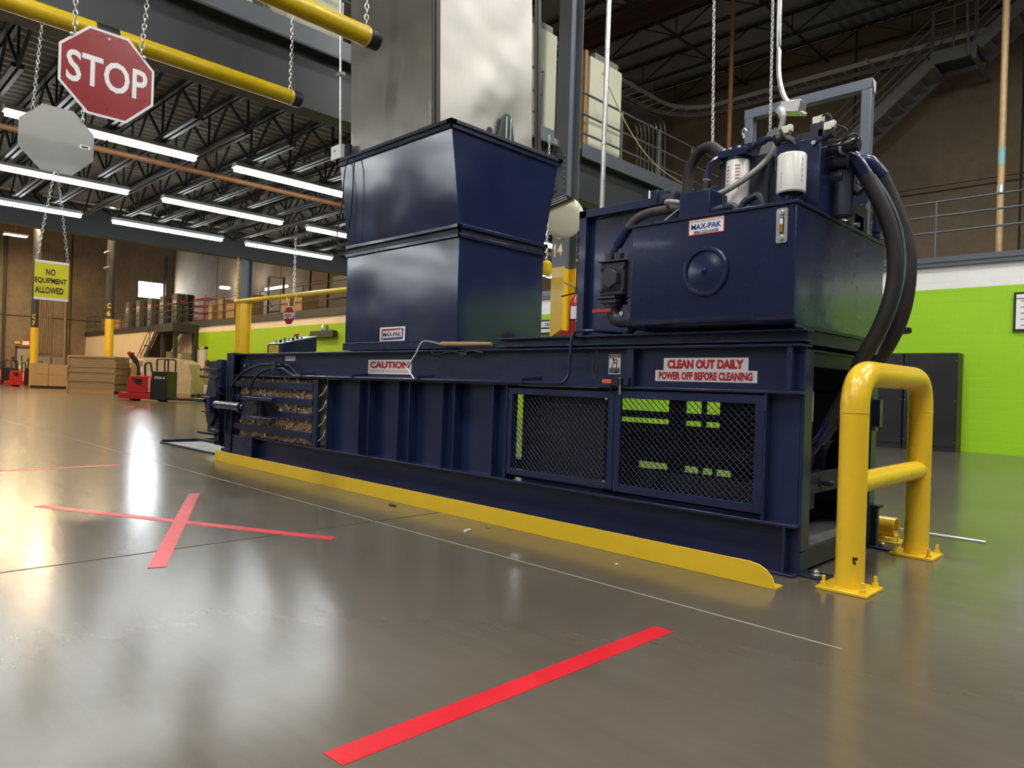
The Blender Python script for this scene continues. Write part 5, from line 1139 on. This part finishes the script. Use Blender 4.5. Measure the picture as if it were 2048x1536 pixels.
# lockers and boards on the green wall
def wall_cupboard(x0, x1, label):
    t = thing('storage_cupboard', label, 'cupboard', ((x0 + x1) / 2, 15.4, 0), None)
    MB(BLACK).box(x0, x1, 15.22, 15.59, 0.0, 1.86).build('body', t, bevel=.004)
    xm = (x0 + x1) / 2
    for a, c in ((x0 + .012, xm - .003), (xm + .003, x1 - .012)):
        d = MB(mat('cupboard_door_black', (.016, .016, .018), .33, 0, .3, 3)).box(a, c, 15.205, 15.22, .10, 1.83).build('door', t, bevel=.003)
        hb = MB(STEEL)
        for z in (.18, .95, 1.70): hb.box((a + .01) if a < xm - .1 else (c - .02), (a + .02) if a < xm - .1 else (c - .01), 15.198, 15.206, z, z + .02)
        hb.build('hinge', d)
    return t
wall_cupboard(-4.21, -3.30, 'black two-door cupboard whose right side shows against the green wall')
wall_cupboard(-5.15, -4.23, 'black cupboard seen through the yellow guard hoop')
wall_cupboard(-6.08, -5.17, 'black cupboard hidden mostly behind the baler end')
MB(WHITE).box(-3.30, -3.17, 15.35, 15.58, .06, .09).build('floor_slat', label='white slat lying beside the black cupboard on the floor', cat='slat', loc=(-3.2, 15.5, .06)) if False else None
m = MB(BLACK); m.box(-2.53, -1.3, 15.55, 15.597, 2.26, 2.97); m.box(-2.49, -1.34, 15.545, 15.551, 2.30, 2.93, SIGNW)
for k in range(5): m.box(-2.42, -1.4, 15.542, 15.546, 2.36 + k * .11, 2.372 + k * .11, TXTK)
m.box(-2.49, -1.34, 15.541, 15.546, 2.845, 2.86, TXTK); m.build('notice_board', label='black framed notice board at the right edge of the green wall', cat='notice board', loc=(-1.9, 15.58, 2.3), smooth=False)
m = MB(BLACK); m.box(-14.15, -13.58, 15.54, 15.60, 2.50, 2.94); m.box(-14.10, -13.68, 15.53, 15.541, 2.72, 2.89, SIGNW).box(-14.10, -13.68, 15.53, 15.541, 2.57, 2.67, SIGNW)
m.text('244', (-13.95, 15.529, 2.745), X, Z, .22, .11, TXTK); m.build('room_sign', label='small black framed sign reading 244 right of the hopper', cat='sign', loc=(-13.9, 15.55, 2.5), smooth=False)

# ================================================================== BACKGROUND, LEFT
RZ = math.radians(44.4)
def LT(name, label, cat, x, y, group=None, rz=RZ):
    t = thing(name, label, cat, (0, 0, 0), group); t.location = (x, y, 0); t.rotation_euler.z = rz; return t
def tug(x, y, label, txt=None, fork=3.0):
    t = LT('pallet_truck', label, 'pallet truck', x, y, 'red pallet trucks')
    MB(REDM).prism([(-.60, 0, .30), (.25, 0, .30), (.25, 0, .84), (.10, 0, .90), (-.50, 0, .90), (-.62, 0, .70)], (0, .75, 0)).build('motor_cover', t, bevel=.02)
    MB(BLACK).prism([(-.44, -.004, .80), (-.05, -.004, .78), (-.10, -.004, .54), (-.28, -.004, .60)], (0, .01, 0)).build('side_panel', t)
    MB(REDM).box(-.92, .22, .02, .76, .07, .30).build('skirt', t, bevel=.02)
    s = MB(SIGNW); s.text('RAYMOND', (.23, -.004, .33), Z, -X, .50, .07, SIGNW, .03); s.build('maker_lettering', t, smooth=False)
    MB(BLACK).box(.26, .82, .0, .78, .05, 1.08).build('battery_box', t, bevel=.02)
    if txt:
        s = MB(SIGNW); s.text(txt, (.38, -.004, .80), X, Z, .36, .09, SIGNW, .03); s.build('fleet_number', t, smooth=False)
    b = MB(BLACK)
    for yy in (.1, .66): b.tube(rounded([(.40, yy, 1.08), (.40, yy, 1.52), (.80, yy, 1.52), (.80, yy, 1.08)], .08), .03, 8)
    b.build('backrest', t)
    MB(BLACK).tube(rounded([(-.14, .35, .88), (-.16, .35, 1.36), (.04, .35, 1.40), (.10, .35, 1.05)], .1), .035, 8).build('grab_bar', t)
    MB(BLACK).tube(spline([(-.42, .38, .88), (-.40, .38, 1.15), (-.50, .38, 1.40), (-.66, .38, 1.60), (-.78, .38, 1.72)]), [.06] * 12 + [.09] * 8 + [.07] * 5 , 10).build('steering_arm', t)
    MB(REDM).box(-.80, -.60, .30, .46, 1.66, 1.74).build('control_head', t, bevel=.02)
    MB(WHITE).box(-.30, -.18, .30, .34, 1.02, 1.22).build('paper_tag', t)
    b = MB(BLACK)
    for yy in (.12, .52): b.box(.80, fork, yy, yy + .16, .05, .13)
    b.build('forks', t, bevel=.01)
    b = MB(BLACK)
    for xx in (-.5, .5): b.cyl((xx, .15, .08), (xx, .65, .08), .08, seg=14)
    b.build('wheels', t)
    return t
tug(-27.06, 8.86, 'red pallet truck with black tower standing free on the floor', 'P23-4')
tug(-48.3, 9.2, 'red pallet truck beside the cardboard boxes at the far left', None, 1.0)
tug(-53.5, 9.0, 'red pallet truck at the very left edge', None, 1.0)
def pallet(t, w, d, z=0, m=WOOD):
    b = MB(m)
    for yy in (0, d / 2 - .05, d - .1): b.box(-w / 2, w / 2, yy, yy + .1, z, z + .1)
    b.box(-w / 2, w / 2, 0, d, z + .1, z + .13); b.build('pallet', t)
# flat cardboard stack
rnd = random.Random(11)
def board_stack(t, w, d, z0, z1, th, jitter=.03, m=CARDD):
    z = z0; k = 0
    while z < z1 - .02:
        j = lambda: rnd.uniform(-jitter, jitter); h = min(th * rnd.uniform(.6, 1.5), z1 - z)
        MB(m).box(-w / 2 + j(), w / 2 + j(), j(), d + j(), z, z + h - .006).build('board_bundle', t, smooth=False); z += h; k += 1
t = LT('cardboard_stack', 'wide pallet stack of flattened cardboard left of the free red truck', 'cardboard stack', -35.9, 9.55); pallet(t, 2.0, 1.2); board_stack(t, 2.08, 1.25, .13, 1.62, .12)
MB(CARD).box(-1.10, 1.03, -.03, 1.28, 1.62, 1.70).box(-1.12, -1.05, -.03, .6, 1.15, 1.65).box(-1.12, -1.05, -.03, .6, .12, .52).build('cover_sheet', t, bevel=.01)
t = LT('cardboard_bale', 'upright brown carton stack between the flat stack and the red truck', 'carton stack', -35.0, 11.45); pallet(t, 1.1, 1.1)
MB(CARD).box(-.62, .62, 0, 1.2, .13, 1.55).build('carton', t, bevel=.01); MB(FILM).prism([(-.64, -.02, 1.52), (.64, -.02, 1.5), (.4, .6, 1.70), (-.4, .6, 1.66)], (0, .5, .02)).build('film_cover', t)
def carton(x, y, w, d, h, z, label, m=CARD, dx=0, dy=0):
    b = MB(m); ca, sa = math.cos(RZ), math.sin(RZ)
    def tr(a, c, zz): return (x + (a + dx) * ca - (c + dy) * sa, y + (a + dx) * sa + (c + dy) * ca, zz)
    b.hexa([tr(-w / 2, 0, z), tr(w / 2, 0, z), tr(w / 2, d, z), tr(-w / 2, d, z), tr(-w / 2, 0, z + h), tr(w / 2, 0, z + h), tr(w / 2, d, z + h), tr(-w / 2, d, z + h)])
    return b.build('cardboard_box', label=label, cat='box', loc=tr(0, 0, z), bevel=.008, smooth=False, group='boxes on the floor by the far wall')
t = LT('pallet', 'dark pallet under the brown boxes left of the cardboard stack', 'pallet', -44.9, 9.85); pallet(t, 2.0, 1.2, 0, BLACK)
for dx_, z_, ww, hh, lab in ((-.52, .13, 1.0, .62, 'lower left'), (-.52, .76, 1.0, .60, 'upper left'), (.50, .13, .98, .58, 'lower right'), (.50, .72, .98, .58, 'upper right')):
    carton(-44.9, 9.85, ww, 1.1, hh, z_, 'brown box in front of the yellow column, %s of its four' % lab, CARD, dx_, 0)
t = LT('wrapped_pallet', 'film-wrapped pallet of flat boards right of the free red truck', 'wrapped pallet', -32.2, 11.85); pallet(t, 1.3, 1.2)
MB(FILM).prism([(-1.5, 0, .12), (.68, 0, .12), (.66, 0, 1.0), (.50, 0, 1.45), (.10, 0, 1.66), (-1.5, 0, 1.66)], (0, 1.25, 0)).build('wrapped_load', t, bevel=.03)
MB(CARD).box(-1.5, .05, .02, 1.2, 1.66, 1.70).build('top_board', t)
t = LT('film_heap', 'heap of loose plastic film on top of a pallet by the far column', 'film heap', -37.5, 12.2)
MB(FILM).lathe((0, .5, 1.2), (0, 0, 1), [(1.2, 0), (1.1, .25), (.7, .45), (.3, .55), (.05, .58)], 14).build('film', t)
MB(CARD).box(-1.1, 1.1, 0, 1.2, 0, 1.22).build('carton', t)
t = LT('pallet', 'low wooden pallet under the white box by the person', 'pallet', -32.9, 13.1); pallet(t, 1.2, 1.0)
carton(-32.9, 13.1, .75, .6, .40, .14, 'white box on the low pallet by the person', WHITE, -.2)
carton(-32.9, 13.1, .5, .6, .38, .14, 'smaller white box at the right end of the low pallet', WHITE, .45)
carton(-33.2, 13.6, .5, .5, .50, .60, 'brown box with dark label in front of the person', CARD, .25, .2)
carton(-33.2, 13.6, .35, .5, .46, .60, 'plain brown box beside the one with a dark label', CARD, -.2, .2)
# person by the door
pt = LT('person', 'person with long dark hair in a patterned dress looking right', 'person', -35.0, 14.32)
me = bpy.data.meshes.new('body'); V = [(0, 0, .92), (0, 0, 1.15), (.01, 0, 1.36), (.02, 0, 1.45), (.04, 0, 1.53), (.05, 0, 1.66), (-.02, -.15, 1.36), (.02, -.19, 1.12), (.16, -.12, 1.02), (-.02, .15, 1.36), (.03, .19, 1.12), (.18, .10, 1.04), (-.01, -.09, .86), (.01, -.10, .48), (-.02, -.10, .08), (.10, -.11, .04), (-.01, .09, .86), (.03, .10, .48), (.0, .10, .08), (.12, .11, .04), (.10, 0, 1.60), (.21, -.10, 1.02), (.23, .08, 1.05)]
Ed = [(0, 1), (1, 2), (2, 3), (3, 4), (4, 5), (2, 6), (6, 7), (7, 8), (2, 9), (9, 10), (10, 11), (0, 12), (12, 13), (13, 14), (14, 15), (0, 16), (16, 17), (17, 18), (18, 19), (4, 20), (8, 21), (11, 22)]
RD = [.13, .12, .13, .055, .085, .075, .06, .045, .032, .06, .045, .032, .085, .06, .04, .03, .085, .06, .04, .03, .035, .03, .03]
me.from_pydata(V, Ed, []); me.materials.append(mat('skin', (.42, .24, .16), .5)); bo = bpy.data.objects.new('body', me); COL.objects.link(bo); bo.parent = pt; ORG['body'] = Vector((0, 0, 0))
sk_ = bo.modifiers.new('skin', 'SKIN'); bo.modifiers.new('sub', 'SUBSURF').levels = 1
for i_, r_ in enumerate(RD): me.skin_vertices[0].data[i_].radius = (r_, r_)
me.skin_vertices[0].data[0].use_root = True
DR = mat('dress_pattern', (.16, .12, .08), .8, 0, .75, 16, .05)
MB(DR).lathe((0, 0, .62), (0, 0, 1), [(.21, 0), (.20, .15), (.165, .35), (.15, .52), (.175, .72), (.16, .80), (.07, .83)], 16).tube([(-.02, -.16, 1.37), (.02, -.20, 1.12)], [.075, .06], 10).tube([(-.02, .16, 1.37), (.03, .20, 1.12)], [.075, .06], 10).build('dress', pt)
MB(mat('dark_hair', (.02, .013, .01), .5)).lathe((.01, 0, 1.25), (0, 0, 1), [(.03, 0), (.11, .08), (.11, .25), (.115, .36), (.10, .44), (.05, .49), (.01, .50)], 14).build('hair', pt)
# far stair with landing
SD = mat('far_stair_dark', (.032, .030, .028), .55, 0, .1, 4)
FS = stair('stair', 'dark far stair rising to the deck beside the green wall', -45.6, .1, -41.5, 3.45, 14.25, 15.4, SD, 16, SD, 'stair', (.95, .5))
MB(SD).hexa([(-45.6, 14.3, -.0 + .02), (-41.62, 14.3, 3.25), (-41.62, 15.35, 3.25), (-45.6, 15.35, .02), (-45.6, 14.3, .06), (-41.62, 14.3, 3.30), (-41.62, 15.35, 3.30), (-45.6, 15.35, .06)]).build('soffit', FS, smooth=False)
t = thing('stair_landing', 'dark landing at the top of the far stair', 'landing', (-40.5, 14.9, 3.3))
MB(SD).box(-41.6, -39.3, 14.2, 15.5, 3.28, 3.72).build('platform', t, smooth=False)
for x_ in (-41.3, -39.5): MB(SD).box(x_ - .09, x_ + .09, 14.35, 14.53, 0, 3.28).build('leg', t, smooth=False)
for z in (4.75, 4.4, 4.05):
    MB(SD).tube([(-41.5, 14.25, z), (-39.35, 14.25, z), (-39.35, 15.5, z)], .025, 6).build('rail', t)
for x_, y_ in ((-41.5, 14.25), (-40.4, 14.25), (-39.35, 14.25), (-39.35, 15.0)): MB(SD).tube([(x_, y_, 3.7), (x_, y_, 4.75)], .025, 6).build('post', t)
MB(SD).box(-39.6, -39.35, 15.35, 15.59, 0, 3.6).build('corner_post', label='dark corner post where the green wall begins', cat='post', loc=(-39.5, 15.5, 0))
for k, (xa, xb) in enumerate(((-42.1, -41.45), (-41.15, -40.5), (-40.4, -39.75))):
    MB(mat('tan_cabinet', (.36, .30, .20), .5)).box(xa, xb, 14.9, 15.5, 0, 2.25 - .05 * k).build('metal_cabinet', label=('tan metal cabinet under the far stair, leftmost', 'tan metal cabinet under the landing, middle one', 'tan metal cabinet next to the corner post')[k], cat='cabinet', loc=((xa + xb) / 2, 15.2, 0), bevel=.01)
MB(DGREY).box(-47.6, -46.7, 15.52, 15.6, 1.55, 2.75).box(-47.5, -46.8, 15.50, 15.53, 1.65, 2.65, mat('door_cream', (.52, .45, .35), .4)).build('wall_frame', label='dark framed panel on the cream wall left of the far stair', cat='panel', loc=(-47.1, 15.55, 1.6), smooth=False)
# shelving on the far deck
def shelf(x0, w, label):
    t = thing('shelving_unit', label, 'shelving', (x0, 16.6, 3.93), 'grey shelving units on the far deck')
    g_ = mat('shelf_grey', (.13, .125, .12), .5)
    MB(g_).box(x0, x0 + w * .42, 16.2, 16.9, 3.93, 5.85).build('side_panel', t, smooth=False)
    MB(BLACK).box(x0 + w * .42, x0 + w * .9, 16.5, 16.9, 3.93, 5.75).build('shelves', t, smooth=False)
    b = MB(REDM)
    for k in range(3): b.box(x0 + w * .45 + k * .25, x0 + w * .45 + k * .25 + .16, 16.35, 16.5, 5.30, 5.40)
    b.build('bins', t, smooth=False)
    b = MB(SIGNW); b.box(x0 + w * .08, x0 + w * .16, 16.19, 16.2, 5.1, 5.45).box(x0 + w * .26, x0 + w * .34, 16.19, 16.2, 5.1, 5.45); b.build('paper_tag', t, smooth=False)
    return t
s0 = shelf(-53.6, 1.75, 'grey shelving unit on the far deck, leftmost of the row')
for k, lab in enumerate(('second of the row', 'middle of the row', 'fourth of the row', 'right end of the row by the landing')): dup(s0, (2.15 * (k + 1), 0, 0), 'grey shelving unit on the far deck, ' + lab)
for k, x_ in enumerate((-58.8, -57.2, -55.9)): MB(CARD).box(x_, x_ + 1.1, 16.2, 17.0, 3.93, 4.9 - .1 * k).build('cardboard_box', label=('cardboard box at the left end of the far deck', 'cardboard box second from the left on the far deck', 'cardboard box left of the shelving row')[k], cat='box', loc=(x_ + .5, 16.6, 3.93))
t = thing('wire_cart', 'red wire cart on the far deck right of the landing', 'cart', (-41.0, 16.5, 3.93)); b = MB(REDM)
for z in (4.1, 4.5, 4.9, 5.3): b.box(-41.8, -40.2, 16.2, 16.9, z, z + .04)
b.build('shelf_tray', t); b = MB(REDM)
for x_ in (-41.8, -40.2): b.cyl((x_, 16.25, 3.93), (x_, 16.25, 5.5), .03, seg=6).cyl((x_, 16.85, 3.93), (x_, 16.85, 5.5), .03, seg=6)
b.build('frame', t)
deckbox = ((-38.6, .5, 1.2, CARD, 'tall cardboard box on the far deck beside the yellow column'), (-37.6, 1.0, .9, CARD, 'wide cardboard box on the far deck left of the yellow column'), (-36.2, 1.3, 1.3, CARD, 'large cardboard box on the far deck just left of the yellow column'), (-31.6, .9, 1.0, WOOD, 'brown crate on the far deck right of the yellow column'), (-30.3, .8, .95, WOOD, 'brown crate on the far deck, second right of the column'), (-27.0, 1.8, 1.5, BLACK, 'dark machine case on the far deck behind the small stop sign'), (-24.2, 1.2, 1.1, BLACK, 'dark box on the far deck left of the hopper'), (-22.4, .9, 1.2, CARD, 'brown box on the far deck nearest the hopper'), (-39.9, .5, 1.0, WOOD, 'stack of tan slats on the far deck by the red cart'))
for x_, w_, h_, m_, lab in deckbox: MB(m_).box(x_, x_ + w_, 16.3, 17.1, 3.93, 3.93 + h_).build('storage_box', label=lab, cat='box', loc=(x_ + w_ / 2, 16.7, 3.93), bevel=.02)
for k, x_ in enumerate((-41.5, -36.5)):
    t = thing('steel_gantry', ('black steel gantry frame on the far deck, left one', 'black steel gantry frame on the far deck, right one')[k], 'gantry', (x_, 21, 3.93)); b = MB(BLACK)
    b.bar((x_, 20.6, 3.93), (x_, 20.6, 7.2), .1, .1).bar((x_ + 1.9, 20.6, 3.93), (x_ + 1.9, 20.6, 7.0), .1, .1).bar((x_, 20.6, 7.2), (x_ + 1.9, 20.6, 6.95), .1, .1).bar((x_, 20.6, 5.9), (x_ + .5, 20.6, 5.3), .08, .08).bar((x_, 20.6, 5.0), (x_ + 1.9, 20.6, 5.0), .1, .1); b.build('frame', t)
b = MB(emis('tube_glow', (.93, .98, 1), 6)); b.box(-42.6, -39.8, 20.9, 21.0, 6.45, 6.6); b = b.build('tube_light', label='glowing tube light on the far deck above the small stop sign', cat='light', loc=(-41.2, 21, 6.5))
b = MB(emis('lamp_glow', (.95, .97, 1), 30)); b.lathe((-45.0, 20.6, 6.8), (0, 0, 1), [(.3, 0), (.3, .1)], 14).build('task_lamp', label='bright lamp near the corner of the far deck', cat='light', loc=(-45, 20.6, 6.8))
b = MB(emis('lamp_glow', (.95, .97, 1), 30)); b.lathe((-48.5, 20.9, 7.0), (0, 0, 1), [(.35, 0), (.35, .12)], 14).build('task_lamp', label='brightest lamp just right of the far wall corner', cat='light', loc=(-48.5, 20.9, 7))
MB(DGREY).box(-27.1, -25.3, 15.35, 15.55, 2.72, 2.98).lathe((-26.2, 15.5, 3.0), (0, 0, 1), [(.12, 0), (.14, .1), (.1, .22), (.01, .25)], 12, STEEL).build('wall_heater', label='grey box fixture on the green wall left of the hopper', cat='wall fixture', loc=(-26.2, 15.5, 2.7))
# pipes and signs on the far wall
m = MB(emis('exit_sign_glow', (1, .16, .12), 2.2)); m.box(XF + .02, XF + .10, 11.62, 12.0, 2.74, 3.0); m.text('EXIT', (XF + .11, 11.66, 2.79), Y, Z, .30, .15, SIGNW, .03); m.build('exit_sign', label='red lit exit sign above the far door', cat='exit sign', loc=(XF + .05, 11.8, 2.74), smooth=False)
MB(mat('amber_lens', (.6, .38, .08), .4)).box(XF + .02, XF + .1, 11.15, 11.45, 2.78, 2.97).build('emergency_light', label='amber box left of the exit sign', cat='light', loc=(XF + .05, 11.3, 2.78))
for k, y_ in enumerate((12.5, 12.62, 12.74, 12.86, 12.98, 13.1, 13.22, 13.34)):
    MB(mat('wall_conduit_tan', (.28, .20, .12), .5, .2)).cyl((XF + .06, y_, 2.2), (XF + .06, y_, 9.6), .035, seg=6).build('wall_conduit', label='thin conduit in the vertical group on the far brown wall', cat='conduit', group='conduits on the far wall', loc=(XF + .06, y_, 2.2))
for k, (y_, r_, lab) in enumerate(((10.45, .10, 'dark downpipe on the far wall at the left edge'), (14.2, .08, 'tan downpipe on the far wall left of the cream room'), (21.2, .06, 'thin dark pipe at the far wall corner'))):
    MB((DGREY, mat('wall_conduit_tan', (.28, .20, .12), .5, .2), DGREY)[k]).cyl((XF + .14, y_, 0 if k < 2 else 4), (XF + .14, y_, 10.5), r_, seg=10).build('downpipe', label=lab, cat='pipe', loc=(XF + .14, y_, 0))
for k, x_ in enumerate((-12.0,)):
    MB(COPPER).cyl((x_, -10, 4.36), (x_, 15.2, 4.36), .045, seg=12).build('sprinkler_main', label='orange pipe running along the nearest row of strip lights', cat='pipe', loc=(x_, 3, 4.36))
for k, y_ in enumerate((12.45, 13.35)): MB(mat('locker_grey', (.22, .19, .16), .5)).box(XF + .05, XF + .55, y_, y_ + .8, 0, 1.95).build('switchgear_cabinet', label=('grey panel on the far wall behind the boxes, left one', 'grey panel on the far wall behind the boxes, right one')[k], cat='panel', loc=(XF + .3, y_ + .4, 0))
